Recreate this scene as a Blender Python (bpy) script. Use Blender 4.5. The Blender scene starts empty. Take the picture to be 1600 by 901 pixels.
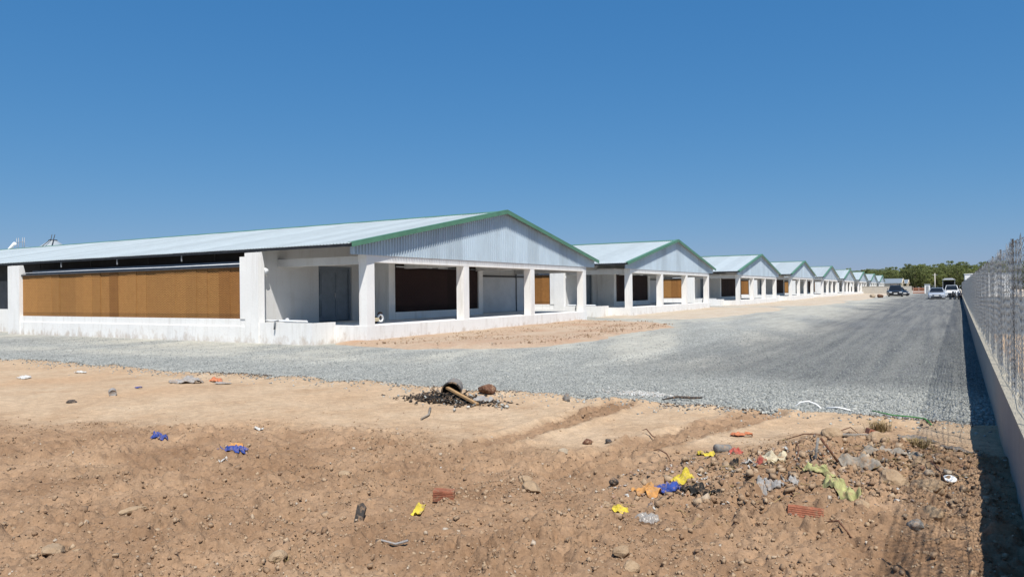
import bpy, bmesh, math, random
import numpy as np
from mathutils import Vector, Matrix
scene = bpy.context.scene
C = scene.collection

# ------------------------------------------------------------------ camera
cam = bpy.data.cameras.new('camera')
cam.sensor_width = 36; cam.lens = 1150/1600*36; cam.clip_start = 0.05; cam.clip_end = 6000
co = bpy.data.objects.new('camera', cam); C.objects.link(co)
CAMR = Matrix(((0.86071, 0.01195, 0.50896), (0.50898, 0.00165, -0.86078), (-0.01112, 0.99993, -0.00466)))
co.matrix_world = Matrix.Translation((0, 0, 1.5)) @ CAMR.to_4x4()
scene.camera = co

# ------------------------------------------------------------------ sky and sun
SUN = Vector((.42, -.45, 1)).normalized()
w = bpy.data.worlds.new('World'); scene.world = w; w.use_nodes = True
wn = w.node_tree; bg = wn.nodes['Background']
sky = wn.nodes.new('ShaderNodeTexSky'); sky.sky_type = 'NISHITA'; sky.sun_disc = False
sky.sun_elevation = math.asin(SUN.z); sky.sun_rotation = math.atan2(SUN.x, SUN.y)
sky.air_density = 1.0; sky.dust_density = 0.2; sky.ozone_density = 10.0; sky.altitude = 0
# one colour response for the whole sky (the deep, dry-season blue of the photograph)
sepw = wn.nodes.new('ShaderNodeSeparateColor'); comw = wn.nodes.new('ShaderNodeCombineColor'); wn.links.new(sky.outputs[0], sepw.inputs[0])
EXPO = .35
for ci, (g_, p_) in enumerate(((.63, 1.0), (.548, .57), (.695, .385))):
    a_ = wn.nodes.new('ShaderNodeMath'); a_.operation = 'MULTIPLY'; a_.inputs[1].default_value = .1; wn.links.new(sepw.outputs[ci], a_.inputs[0])
    b_ = wn.nodes.new('ShaderNodeMath'); b_.operation = 'POWER'; b_.inputs[1].default_value = p_; wn.links.new(a_.outputs[0], b_.inputs[0])
    c_ = wn.nodes.new('ShaderNodeMath'); c_.operation = 'MULTIPLY'; c_.inputs[1].default_value = 10*g_/2**EXPO; wn.links.new(b_.outputs[0], c_.inputs[0])
    wn.links.new(c_.outputs[0], comw.inputs[ci])
wn.links.new(comw.outputs[0], bg.inputs[0]); bg.inputs[1].default_value = 0.10
sl = bpy.data.lights.new('sun', 'SUN'); sl.energy = 5.0; sl.angle = math.radians(.53); sl.color = (1, .955, .88)
so = bpy.data.objects.new('sun', sl); C.objects.link(so)
so.rotation_euler = SUN.to_track_quat('Z', 'Y').to_euler()
vs = scene.view_settings; vs.view_transform = 'Standard'; vs.look = 'None'; vs.gamma = 1; vs.exposure = EXPO
scene.cycles.use_denoising = True
scene.cycles.max_bounces = 6; scene.cycles.diffuse_bounces = 4; scene.cycles.transparent_max_bounces = 8

# ------------------------------------------------------------------ numpy noise
def hsh(i, j, s):
    n = (i.astype(np.int64)*374761393 + j.astype(np.int64)*668265263 + s*1442695041) & 0x7fffffff
    n = ((n ^ (n >> 13))*1274126177) & 0x7fffffff
    n = ((n ^ (n >> 16))*1103515245 + 12345) & 0x7fffffff
    return (n >> 8)/8388607.0
def vnoise(x, y, s=0):
    x = np.asarray(x, float); y = np.asarray(y, float)
    i = np.floor(x); j = np.floor(y); fx = x-i; fy = y-j
    u = fx*fx*(3-2*fx); v = fy*fy*(3-2*fy)
    a = hsh(i, j, s); b = hsh(i+1, j, s); c = hsh(i, j+1, s); d = hsh(i+1, j+1, s)
    return (a*(1-u)+b*u)*(1-v) + (c*(1-u)+d*u)*v
def fbm(x, y, sc, oct=4, s=0, gain=.5):
    t = 0; a = 1; n = 0; ca, sa = .8, .6
    for k in range(oct):
        X = (ca*x-sa*y) if k % 2 else x; Y = (sa*x+ca*y) if k % 2 else y
        t = t + a*(vnoise(X/sc, Y/sc, s+k*7)*2-1); n += a; a *= gain; sc *= .5
    return t/n
def sst(a, b, x):
    t = np.clip((np.asarray(x, float)-a)/(b-a), 0, 1); return t*t*(3-2*t)
def segd(x, y, a, b):
    ax, ay = a; bx, by = b; dx, dy = bx-ax, by-ay; L2 = dx*dx+dy*dy
    t = np.clip(((x-ax)*dx+(y-ay)*dy)/L2, 0, 1)
    return np.hypot(x-ax-t*dx, y-ay-t*dy), t*math.sqrt(L2)
def polysdf(x, y, P):      # negative inside
    d = np.full(np.shape(x), 1e9); ins = np.zeros(np.shape(x), bool)
    for k in range(len(P)):
        a, b = P[k], P[(k+1) % len(P)]
        d = np.minimum(d, segd(x, y, a, b)[0])
        c = ((a[1] > y) != (b[1] > y)) & (x < (b[0]-a[0])*(y-a[1])/((b[1]-a[1]) or 1e-9)+a[0])
        ins ^= c
    return np.where(ins, -d, d)

def cells(x, y, sc, s, keep=.6):          # lumps: jittered grid of rounded, flat-cut clods
    X = x/sc; Y = y/sc; i0 = np.floor(X); j0 = np.floor(Y); h = np.zeros(np.shape(x))
    for di in (-1, 0, 1):
        for dj in (-1, 0, 1):
            i = i0+di; j = j0+dj; r = (.22+.36*hsh(i, j, s+2))*(hsh(i, j, s+3) < keep)
            a = hsh(i, j, s+4)*3.14; dx = X-i-hsh(i, j, s); dy = Y-j-hsh(i, j, s+1); c, q = np.cos(a), np.sin(a)
            d = np.maximum(np.abs(c*dx+q*dy), np.abs(c*dy-q*dx)*1.35)*.6+.4*np.hypot(dx, dy)*1.15
            h = np.maximum(h, np.minimum(np.maximum(0, r-d)*2.2, r*.75))
    return h*sc
# ------------------------------------------------------------------ terrain functions
FA, FB = .37, .0108                     # the fence's road-side face: x = FA + FB*y
def base_z(x, y): return -.165 + .165*sst(16, 60, y) + .15*sst(80, 130, y)
def edge_y(x): return 10.55 + .35*fbm(x, x*0+3.3, 2.2, 4, 11) - .25*sst(-9, -18, x)
BROWN = [(-40, 3), (-10.8, 4.9), (-8.5, 6.15), (-7.2, 6.6), (-6.0, 7.05), (-4.8, 6.75), (-3.9, 7.2), (-2.9, 6.7), (-2.1, 7.6), (-1.6, 8.4), (-.6, 9.3), (.2, 8.6), (3, 8), (3, -20), (-40, -20)]
TRACKS = [((-4.35, 6.9), (-4.1, 10.0)), ((-3.1, 6.0), (-2.1, 10.2))]
def moist(x, y):
    d = polysdf(x, y, BROWN) + .35*fbm(x, y, 1.2, 4, 5)
    m = (1-sst(-.75, .55, d+.35*fbm(x, y, .5, 4, 6)))*(1-.5*sst(.12, .45, fbm(x, y, 2.3, 4, 8)))
    for a, b in TRACKS:
        t, l = segd(x, y, a, b)
        m = np.maximum(m, .95*(1-sst(.16, .36, t+.12*fbm(x, y, .5, 3, 9))))
    return m
def dirt_z(x, y, fine=True):
    x = np.asarray(x, float); y = np.asarray(y, float)
    m = moist(x, y)
    z = base_z(x, y) + .045*fbm(x, y, 2.6, 3, 21)
    z = z + .045*np.exp(-((y-edge_y(x)+.35)/.3)**2)*(1+1.6*fbm(x, y, .5, 4, 31))           # heaped rim beside the gravel
    z = z + .16*np.exp(-(((x+.65)/1.0)**2+((y-7.6)/1.35)**2))                              # heap of spoil
    z = z + .07*np.exp(-(((x+1.75)/.8)**2+((y-6.4)/.6)**2))
    for a, b in TRACKS:
        t, l = segd(x, y, a, b)
        k = 1-sst(.15, .3, t)
        z = z - .04*k + .02*k*np.sin(l*math.tau/.15+t*6) + .03*np.exp(-((t-.34)/.08)**2)*(1+fbm(x, y, .25, 3, 79))
    if fine:
        r = 1-np.abs(fbm(x, y, .42, 4, 41)); b1 = np.abs(fbm(x, y, .17, 3, 51)); b2 = np.abs(fbm(x, y, .07, 2, 61))
        rub = np.exp(-(((x+.9)/1.3)**2+((y-7.0)/1.5)**2)); z = z + m*(1+.8*rub)*(.05*(r-.8) - .075*(b1-.3) - .046*(b2-.3) + .03*np.maximum(0, fbm(x, y, .23, 2, 63)-.25)) + m*sst(-.5, .25, fbm(x, y, 1.1, 4, 65))*(.75*cells(x, y, .19, 900, .35)+.9*cells(x+.3*b1, y, .085, 910, .6)+.9*cells(x, y, .042, 920, .75)) + (1-m)*(.5*cells(x, y, .07, 930, .12)+.022*fbm(x, y, .45, 4, 71)+.006*fbm(x, y, .06, 2, 73)-.02*np.maximum(0, np.abs(fbm(x, y, .9, 3, 75))*-1+.07)*6)
    over = sst(0, .35, y-edge_y(x)-.05*fbm(x, y, .2, 2, 81))*(1-sst(-.1, .15, x-(FA+FB*y)-.1))
    return z-.16*over
def gravel_z(x, y):
    x = np.asarray(x, float); y = np.asarray(y, float)
    z = base_z(x, y)+.035+.018*fbm(x, y, 3, 3, 101)+.008*fbm(x, y, .5, 3, 103)
    z = z-.25*(1-sst(-.5, -.05, y-edge_y(x))) - .3*sst(0, .3, x-(FA+FB*y)-.12)
    return z

# ------------------------------------------------------------------ mesh helpers
def tag(o, label=None, cat=None, group=None, kind=None):
    if label: o['label'] = label
    if cat: o['category'] = cat
    if group: o['group'] = group
    if kind: o['kind'] = kind
    return o
def link(name, me, m=None, parent=None, loc=None):
    o = bpy.data.objects.new(name, me)
    C.objects.link(o)
    if m is not None and me is not None and not me.materials: me.materials.append(m)
    if parent: o.parent = parent
    if loc is not None: o.location = loc
    return o
def empty(name, loc=(0, 0, 0), rz=0):
    o = bpy.data.objects.new(name, None); o.empty_display_size = .2
    C.objects.link(o); o.location = loc; o.rotation_euler = (0, 0, rz); return o
class MB:
    def __init__(s): s.v = []; s.f = []; s.sm = []
    def add(s, vs_, fs, smooth=False):
        n = len(s.v); s.v += [tuple(p) for p in vs_]
        for f in fs: s.f.append(tuple(i+n for i in f)); s.sm.append(smooth)
        return s
    def box(s, x0, x1, y0, y1, z0, z1):
        v = [(x, y, z) for z in (z0, z1) for y in (y0, y1) for x in (x0, x1)]
        return s.add(v, [(0, 2, 3, 1), (4, 5, 7, 6), (0, 1, 5, 4), (2, 6, 7, 3), (0, 4, 6, 2), (1, 3, 7, 5)])
    def prism(s, poly, axis, a, b):           # poly of 2D points (counter-clockwise), extruded along axis
        n = len(poly)
        def P(p, t): return (t, p[0], p[1]) if axis == 'x' else (p[0], t, p[1]) if axis == 'y' else (p[0], p[1], t)
        v = [P(p, a) for p in poly]+[P(p, b) for p in poly]
        return s.add(v, [tuple(range(n))[::-1], tuple(range(n, 2*n))]+[(i, (i+1) % n, n+(i+1) % n, n+i) for i in range(n)])
    def bar(s, a, b, w_, h_, up=(0, 0, 1)):
        a = Vector(a); b = Vector(b); d = (b-a).normalized(); u = Vector(up)
        r = d.cross(u)
        if r.length < 1e-4: r = d.cross(Vector((1, 0, 0)))
        r.normalize(); u = r.cross(d)
        v = [p+r*sx*w_/2+u*sy*h_/2 for p in (a, b) for sx, sy in ((-1, -1), (1, -1), (1, 1), (-1, 1))]
        return s.add(v, [(3, 2, 1, 0), (4, 5, 6, 7)]+[(i, (i+1) % 4, 4+(i+1) % 4, 4+i) for i in range(4)])
    def tube(s, pts, r, n=8, cap=True):
        pts = [Vector(p) for p in pts]; rs = r if isinstance(r, (list, tuple)) else [r]*len(pts)
        v = []; ref = None
        for k, p in enumerate(pts):
            d = (pts[min(k+1, len(pts)-1)]-pts[max(k-1, 0)]).normalized()
            if ref is None: ref = d.orthogonal().normalized()
            a = (ref-d*ref.dot(d))
            a = a.normalized() if a.length > 1e-5 else d.orthogonal().normalized()
            ref = a; b = d.cross(a)
            v += [p+(a*math.cos(math.tau*i/n)+b*math.sin(math.tau*i/n))*rs[k] for i in range(n)]
        f = [(k*n+i, k*n+(i+1) % n, (k+1)*n+(i+1) % n, (k+1)*n+i) for k in range(len(pts)-1) for i in range(n)]
        s.add(v, f, True)
        if cap:
            m = len(s.v)-len(v)
            s.f += [tuple(m+i for i in range(n))[::-1], tuple(m+(len(pts)-1)*n+i for i in range(n))]; s.sm += [False, False]
        return s
    def lathe(s, prof, n=20, axis='z', c=(0, 0, 0), smooth=True):   # prof: (radius, along)
        v = []
        for r, t in prof:
            for i in range(n):
                a = math.tau*i/n; p, q = r*math.cos(a), r*math.sin(a)
                v.append({'z': (c[0]+p, c[1]+q, c[2]+t), 'x': (c[0]+t, c[1]+p, c[2]+q), 'y': (c[0]+q, c[1]+t, c[2]+p)}[axis])
        return s.add(v, [(k*n+i, k*n+(i+1) % n, (k+1)*n+(i+1) % n, (k+1)*n+i) for k in range(len(prof)-1) for i in range(n)], smooth)
    def mesh(s, name):
        me = bpy.data.meshes.new(name); me.from_pydata(s.v, [], s.f)
        if any(s.sm): me.polygons.foreach_set('use_smooth', s.sm)
        me.update(); return me
    def build(s, name, m, parent=None, loc=None): return link(name, s.mesh(name), m, parent, loc)
def np_mesh(name, V, F, attr=None, smooth=False):
    me = bpy.data.meshes.new(name); V = np.ascontiguousarray(V, np.float32); F = np.ascontiguousarray(F, np.int32)
    k = F.shape[1]
    me.vertices.add(len(V)); me.vertices.foreach_set('co', V.ravel())
    me.loops.add(F.size); me.loops.foreach_set('vertex_index', F.ravel())
    me.polygons.add(len(F)); me.polygons.foreach_set('loop_start', np.arange(0, F.size, k, dtype=np.int32))
    if smooth: me.polygons.foreach_set('use_smooth', np.ones(len(F), bool))
    for n_, a in (attr or {}).items():
        A = me.attributes.new(n_, 'FLOAT', 'POINT'); A.data.foreach_set('value', np.ascontiguousarray(a, np.float32).ravel())
    me.update(calc_edges=True); me.validate(); return me
def grid_faces(nr, nc):
    i = np.arange(nr-1)[:, None]*nc+np.arange(nc-1)[None, :]
    return np.stack([i, i+1, i+1+nc, i+nc], -1).reshape(-1, 4)

# ------------------------------------------------------------------ materials
class NT:
    def __init__(s, name):
        s.m = bpy.data.materials.new(name); s.m.use_nodes = True; s.t = s.m.node_tree
        s.b = s.t.nodes['Principled BSDF']; s.b.inputs['Specular IOR Level'].default_value = .3
    def n(s, typ, **kw):
        nd = s.t.nodes.new('ShaderNode'+typ)
        for k, v in kw.items():
            if k in nd.inputs: nd.inputs[k].default_value = v
            else: setattr(nd, k, v)
        return nd
    def l(s, a, b): s.t.links.new(a, b)
    def coord(s, which='Object'):
        if which == 'Position': return s.n('NewGeometry').outputs['Position']
        return s.n('TexCoord').outputs[which]
    def noise(s, vec, scale, detail=4, rough=.55, out='Fac', distortion=0):
        nd = s.n('TexNoise'); nd.inputs['Scale'].default_value = scale; nd.inputs['Detail'].default_value = detail
        nd.inputs['Roughness'].default_value = rough; nd.inputs['Distortion'].default_value = distortion; s.l(vec, nd.inputs['Vector']); return nd.outputs[out]
    def ramp(s, fac, stops):
        r = s.n('ValToRGB'); e = r.color_ramp.elements
        while len(e) < len(stops): e.new(.5)
        for k, (p, c) in enumerate(stops): e[k].position = p; e[k].color = (c, c, c, 1) if isinstance(c, (int, float)) else (*c, 1)
        s.l(fac, r.inputs[0]); return r.outputs[0]
    def mix(s, fac, a, b, blend='MIX'):
        m = s.n('Mix', data_type='RGBA', blend_type=blend)
        for sock, v in ((m.inputs[0], fac), (m.inputs[6], a), (m.inputs[7], b)):
            if hasattr(v, 'is_linked'): s.l(v, sock)
            else: sock.default_value = v if not isinstance(v, tuple) or len(v) == 4 else (*v, 1)
        return m.outputs[2]
    def math(s, op, a, b=None, clamp=False):
        m = s.n('Math', operation=op); m.use_clamp = clamp
        for k, v in enumerate((a, b)):
            if v is None: continue
            if hasattr(v, 'is_linked'): s.l(v, m.inputs[k])
            else: m.inputs[k].default_value = v
        return m.outputs[0]
    def mapping(s, vec, scale=(1, 1, 1), loc=(0, 0, 0), rot=(0, 0, 0)):
        m = s.n('Mapping'); m.inputs['Scale'].default_value = scale; m.inputs['Location'].default_value = loc; m.inputs['Rotation'].default_value = rot
        s.l(vec, m.inputs[0]); return m.outputs[0]
    def bump(s, h, dist, strength=1.0):
        b = s.n('Bump'); b.inputs['Distance'].default_value = dist; b.inputs['Strength'].default_value = strength
        s.l(h, b.inputs['Height']); s.l(b.outputs[0], s.b.inputs['Normal'])
    def col(s, c): s.l(c, s.b.inputs['Base Color'])
    def set(s, **kw):
        for k, v in kw.items(): s.b.inputs[k.replace('_', ' ')].default_value = v
        return s
def simple(name, c, rough=.6, metal=0, var=.15, scale=8, bump=0, bscale=30, coat=0, spec=.3, objcol=False):
    t = NT(name); t.set(Roughness=rough, Metallic=metal); t.b.inputs['Specular IOR Level'].default_value = spec
    t.b.inputs['Coat Weight'].default_value = coat
    v = t.coord('Position'); n = t.noise(v, scale, 5)
    base = t.mix(t.ramp(n, [(.3, 0.), (.7, 1.)]), tuple(x*(1-var) for x in c), tuple(min(1, x*(1+var)) for x in c))
    if objcol:
        oi = t.n('ObjectInfo'); base = t.mix(1.0, base, oi.outputs['Color'], 'MULTIPLY')
    t.col(base)
    if bump: t.bump(t.noise(v, bscale, 4), bump)
    return t.m
M = {}
def mat_plaster(name, c, stain=.3):
    t = NT(name); t.set(Roughness=.9); v = t.coord('Position')
    big = t.ramp(t.noise(v, .7, 5, .6), [(.35, 0.), (.7, 1.)])
    st = t.ramp(t.noise(t.mapping(v, (3, 3, .35)), 1.3, 6, .65), [(.52, 0.), (.75, 1.)])
    sp = t.ramp(t.noise(v, 14, 6, .7), [(.55, 0.), (.75, 1.)])
    a = t.mix(big, tuple(x*.93 for x in c), c)
    a = t.mix(t.math('MULTIPLY', st, stain), a, (.42, .38, .32))
    a = t.mix(t.math('MULTIPLY', sp, stain*.6), a, (.5, .47, .42))
    pt = t.ramp(t.noise(v, .45, 6, .68, distortion=.6), [(.55, 0.), (.60, 1.)])
    a = t.mix(t.math('MULTIPLY', pt, stain*.55), a, tuple(x*.80 for x in c))
    ln = t.ramp(t.noise(t.mapping(v, (9, 9, .25)), 1.0, 5, .7), [(.60, 0.), (.70, 1.)])
    a = t.mix(t.math('MULTIPLY', ln, stain*.6), a, (.40, .36, .30))
    sz = t.n('SeparateXYZ'); t.l(v, sz.inputs[0])      # mud splashed up by rain
    up = t.math('SUBTRACT', t.noise(t.mapping(v, (1, 1, .6)), 3.0, 6, .7), t.math('MULTIPLY', t.math('ADD', sz.outputs['Z'], .15), .55))
    a = t.mix(t.math('MULTIPLY', t.ramp(up, [(.36, 0.), (.56, 1.)]), .55), a, (.40, .30, .21))
    t.col(a); t.bump(t.noise(v, 22, 5, .6), .006); return t.m
M['plaster'] = mat_plaster('white_plaster', (.81, .80, .775), .42)
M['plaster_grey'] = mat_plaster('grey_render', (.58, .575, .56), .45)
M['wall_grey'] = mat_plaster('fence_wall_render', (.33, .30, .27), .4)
M['concrete'] = mat_plaster('bare_concrete', (.46, .43, .38), .45)
M['kerb'] = mat_plaster('cream_concrete', (.40, .36, .28), .4)
def mat_sheet(name, c, metal):
    t = NT(name); t.set(Roughness=.42, Metallic=metal); v = t.coord('Position'); oi = t.n('ObjectInfo')
    r = t.ramp(oi.outputs['Random'], [(0, .88), (1, 1.06)])
    n = t.ramp(t.noise(t.mapping(v, (1.5, 1.5, .5)), 1.6, 5, .6), [(.3, .9), (.72, 1.05)])
    a = t.mix(1.0, (*c, 1), r, 'MULTIPLY'); a = t.mix(1.0, a, n, 'MULTIPLY')
    t.col(a); return t.m
M['roof'] = mat_sheet('zinc_roof_sheet', (.44, .49, .505), .1)
M['gable'] = mat_sheet('zinc_gable_sheet', (.56, .65, .72), .4)
M['green'] = simple('green_flashing', (.085, .20, .13), .45, 0, .12, 3)
M['steel'] = simple('grey_steel', (.32, .33, .34), .5, .3, .2, 5)
M['steel_dark'] = simple('dark_steel', (.05, .052, .056), .6, 0, .3, 5)
M['curtain'] = simple('black_curtain', (.018, .018, .02), .7, 0, .3, 3)  # black fill imitating the dark inside behind openings
M['curtain_grey'] = simple('grey_curtain', (.10, .10, .105), .7, 0, .2, 2)
M['door'] = simple('slate_door_paint', (.17, .20, .23), .5, 0, .1, 4)
M['fascia'] = simple('blue_grey_fascia', (.14, .17, .20), .6, 0, .2, 2)  # wall-top beam with the eave shade put into its colour
M['slide'] = simple('white_door_panel', (.56, .57, .58), .6, 0, .08, 2)
M['pvc'] = simple('white_plastic_pipe', (.62, .64, .66), .4, 0, .15, 4)
M['pvc_dark'] = simple('grey_plastic_pipe', (.16, .17, .18), .5, 0, .2, 4)
def mat_pad(name, c, c2):
    t = NT(name); t.set(Roughness=.85); v = t.coord('Position'); o = t.coord('Object')
    sep = t.n('SeparateXYZ'); t.l(o, sep.inputs[0])
    # slanting flutes that cross over: herringbone
    sp = t.n('SeparateXYZ'); t.l(v, sp.inputs[0]); lat = t.math('ADD', sp.outputs['X'], sp.outputs['Y'])
    zz = t.n('Math', operation='PINGPONG'); t.l(lat, zz.inputs[0]); zz.inputs[1].default_value = .085
    ph = t.math('ADD', sp.outputs['Z'], t.math('MULTIPLY', zz.outputs[0], .55))
    ph = t.math('ADD', ph, t.math('MULTIPLY', t.noise(v, 3.0, 4, .6), .10))
    h = t.math('ADD', t.math('MULTIPLY', t.math('SINE', t.math('MULTIPLY', ph, 98.0)), .32), t.math('ADD', t.math('MULTIPLY', t.noise(v, 6, 5, .7), .8), .1))
    a = t.mix(t.ramp(h, [(.15, 0.), (.85, 1.)]), c2, c)
    edge_band = t.ramp(t.math('DIVIDE', t.math('ABSOLUTE', sep.outputs['Z']), 1.0), [(.70, 1.), (.73, .70)])  # darker bands along the top and bottom of each block
    a = t.mix(1.0, a, edge_band, 'MULTIPLY')
    oi = t.n('ObjectInfo'); a = t.mix(1.0, a, oi.outputs['Color'], 'MULTIPLY')
    t.col(a); t.bump(h, .02); return t.m
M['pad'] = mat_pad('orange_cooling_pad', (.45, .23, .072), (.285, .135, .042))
M['pad_dark'] = mat_pad('dark_cooling_pad', (.045, .020, .016), (.02, .011, .010))  # darker copy of the pad material, porch shade put into the colour

# dirt
def mat_dirt():
    t = NT('bare_earth'); t.set(Roughness=.95); t.b.inputs['Specular IOR Level'].default_value = .1
    v = t.coord('Position'); at = t.n('Attribute', attribute_name='moist')
    n1 = t.noise(v, 1.1, 6, .6); n2 = t.noise(v, 9, 6, .65); n3 = t.noise(v, 60, 5, .7)
    pale = t.mix(t.ramp(n1, [(.3, 0.), (.7, 1.)]), (.395, .268, .165), (.495, .378, .26))
    pale = t.mix(t.ramp(t.noise(v, .55, 4, .6), [(.5, 0.), (.68, .7)]), pale, (.43, .275, .16))
    brown = t.mix(t.ramp(n1, [(.3, 0.), (.7, 1.)]), (.215, .13, .076), (.355, .236, .148))
    a = t.mix(at.outputs['Fac'], pale, brown)
    a = t.mix(1.0, a, t.ramp(n2, [(.3, .80), (.7, 1.14)]), 'MULTIPLY')
    a = t.mix(1.0, a, t.ramp(n3, [(.3, .78), (.7, 1.16)]), 'MULTIPLY')
    so_ = t.n('Attribute', attribute_name='soot'); a = t.mix(so_.outputs['Fac'], a, (.02, .018, .016))
    t.col(a)
    hh = t.math('ADD', t.math('MULTIPLY', t.noise(v, 26, 6, .7), 1.0), t.math('MULTIPLY', n3, .4))
    t.bump(hh, .014, .9); return t.m
M['dirt'] = mat_dirt()
def mat_clod():
    t = NT('earth_clods'); t.set(Roughness=.95); v = t.coord('Position'); at = t.n('Attribute', attribute_name='tone')
    a = t.ramp(at.outputs['Fac'], [(0, (.17, .10, .058)), (.5, (.30, .20, .125)), (.85, (.42, .31, .205)), (1, (.45, .385, .31))])
    a = t.mix(1.0, a, t.ramp(t.noise(v, 40, 5, .7), [(.3, .75), (.7, 1.15)]), 'MULTIPLY'); t.col(a)
    t.bump(t.noise(v, 60, 5, .7), .008); return t.m
M['clod'] = mat_clod()
def mat_gravel():
    t = NT('crushed_gravel'); t.set(Roughness=.9); v = t.coord('Position')
    dark = t.n('Attribute', attribute_name='dark').outputs['Fac']; dust = t.n('Attribute', attribute_name='dust').outputs['Fac']
    vo = t.n('TexVoronoi'); vo.inputs['Scale'].default_value = 44; t.l(v, vo.inputs['Vector'])
    vo2 = t.n('TexVoronoi'); vo2.inputs['Scale'].default_value = 9; t.l(v, vo2.inputs['Vector'])
    sepc = t.n('SeparateColor'); t.l(vo.outputs['Color'], sepc.inputs[0])
    sepd = t.n('SeparateColor'); t.l(vo2.outputs['Color'], sepd.inputs[0])
    stone = t.ramp(sepc.outputs[0], [(0, (.16, .168, .160)), (.35, (.275, .284, .266)), (.75, (.36, .364, .335)), (1, (.46, .445, .395))])
    drk = t.ramp(sepc.outputs[0], [(0, (.055, .057, .06)), (.5, (.10, .104, .107)), (1, (.165, .168, .168))])
    a = t.mix(dark, stone, drk)
    a = t.mix(1.0, a, t.ramp(sepd.outputs[0], [(0, .85), (1, 1.12)]), 'MULTIPLY')
    n = t.ramp(t.noise(v, 7, 6, .7), [(.35, .2), (.65, 1.)])
    a = t.mix(t.math('MULTIPLY', dust, n), a, (.49, .46, .38))
    a = t.mix(1.0, a, t.ramp(t.noise(t.mapping(v, (1.6, .3, 1)), .8, 6, .65), [(.3, .80), (.7, 1.12)]), 'MULTIPLY')
    a = t.mix(1.0, a, t.ramp(t.noise(v, 2.6, 6, .72), [(.33, .82), (.68, 1.14)]), 'MULTIPLY')
    trk = t.ramp(t.noise(t.mapping(v, (3.2, .09, 1), (0, 0, 0), (0, 0, .05)), 1.0, 4, .6), [(.42, 0.), (.62, 1.)])
    a = t.mix(t.math('MULTIPLY', trk, .28), a, (.33, .32, .28))
    t.col(a); t.bump(vo.outputs['Distance'], .018, .7); return t.m
M['gravel'] = mat_gravel()
def mat_stone():
    t = NT('gravel_stone'); t.set(Roughness=.85); at = t.n('Attribute', attribute_name='tone'); v = t.coord('Position')
    a = t.ramp(at.outputs['Fac'], [(0, (.08, .085, .086)), (.3, (.205, .216, .208)), (.7, (.34, .346, .325)), (.93, (.46, .45, .405)), (1, (.62, .6, .54))])
    a = t.mix(1.0, a, t.ramp(t.noise(v, 50, 4), [(.3, .85), (.7, 1.12)]), 'MULTIPLY'); t.col(a); return t.m
M['stone'] = mat_stone()
def mat_sand(name, c1, c2, c3):
    t = NT(name); t.set(Roughness=.95); v = t.coord('Position')
    a = t.mix(t.ramp(t.noise(t.mapping(v, (1, .35, 1)), .9, 6, .6), [(.35, 0.), (.68, 1.)]), c1, c2)
    a = t.mix(t.ramp(t.noise(v, .5, 5, .65), [(.5, 0.), (.72, .8)]), a, c3)
    a = t.mix(1.0, a, t.ramp(t.noise(v, 12, 7, .75), [(.3, .78), (.7, 1.12)]), 'MULTIPLY')
    t.col(a); t.bump(t.noise(v, 16, 6, .7), .05); return t.m
M['sand'] = mat_sand('orange_sand', (.43, .30, .205), (.49, .385, .285), (.41, .25, .16))
M['sand_pale'] = mat_sand('pale_sand', (.47, .385, .29), (.52, .45, .36), (.45, .335, .235))

# ------------------------------------------------------------------ ground sheets
def polar(name, a0, a1, na, r0, r1, nr, zf, attrs, m, smooth=True):
    a = np.radians(np.linspace(a0, a1, na)); r = np.geomspace(r0, r1, nr) if np.isscalar(r0) else np.asarray(r0); nr = len(r)
    R_, A = np.meshgrid(r, a, indexing='ij'); X = R_*np.sin(A); Y = R_*np.cos(A)
    Z = zf(X, Y)
    me = np_mesh(name, np.stack([X, Y, Z], -1).reshape(-1, 3), grid_faces(nr, na)[:, ::-1], {k: f(X, Y) for k, f in attrs.items()}, smooth)
    return tag(link(name, me, m), kind='structure')
def soot(x, y):
    d = np.hypot((x+6.5)/.62, (y-9.35)/.34)+.55*fbm(x, y, .35, 4, 77)
    return .85*(1-sst(.45, 1.05, d))
tag(polar('dirt_ground', -76, 30, 640, np.concatenate([np.geomspace(1.2, 1.88, 20), np.geomspace(1.9, 12.8, 630), np.geomspace(12.9, 30, 24)]), 0, 0, dirt_z, {'moist': moist, 'soot': soot}, M['dirt']), 'bare sandy brown earth in the foreground')
def dark_f(x, y):
    d = sst(-7.2, -3.6, x+.0*y+.7*fbm(x, y*.35, 2.0, 4, 201)-.9*sst(40, 90, y)*-1)*sst(12.2, 14.8, y+.8*fbm(x, y, 1.7, 3, 203)+.12*(x+2))
    return np.clip(d*.9+.12*fbm(x, y*.3, .8, 3, 205)*d, 0, 1)
def dust_f(x, y):
    s = fbm(x*.9+y*.25, (y-x*.2)*.22, 1.6, 4, 211)
    k = sst(-.42, .2, s)*sst(11.6, 15.5, y+1.6*fbm(x, y, 2.5, 3, 213))*(1-sst(-6.8, -2.6, x+.8*fbm(x, y*.4, 1.5, 3, 215)))
    left = .9*np.exp(-((y-13.4-.12*(x+16))/.9)**2)*sst(-9, -13, x)*sst(-.5, .5, s+.4)
    return np.clip(np.maximum(k*.95, left), 0, 1)
tag(polar('gravel_road', -84, 34, 320, 9.0, 330, 300, gravel_z, {'dark': dark_f, 'dust': dust_f}, M['gravel']), 'grey crushed gravel yard and road')
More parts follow.
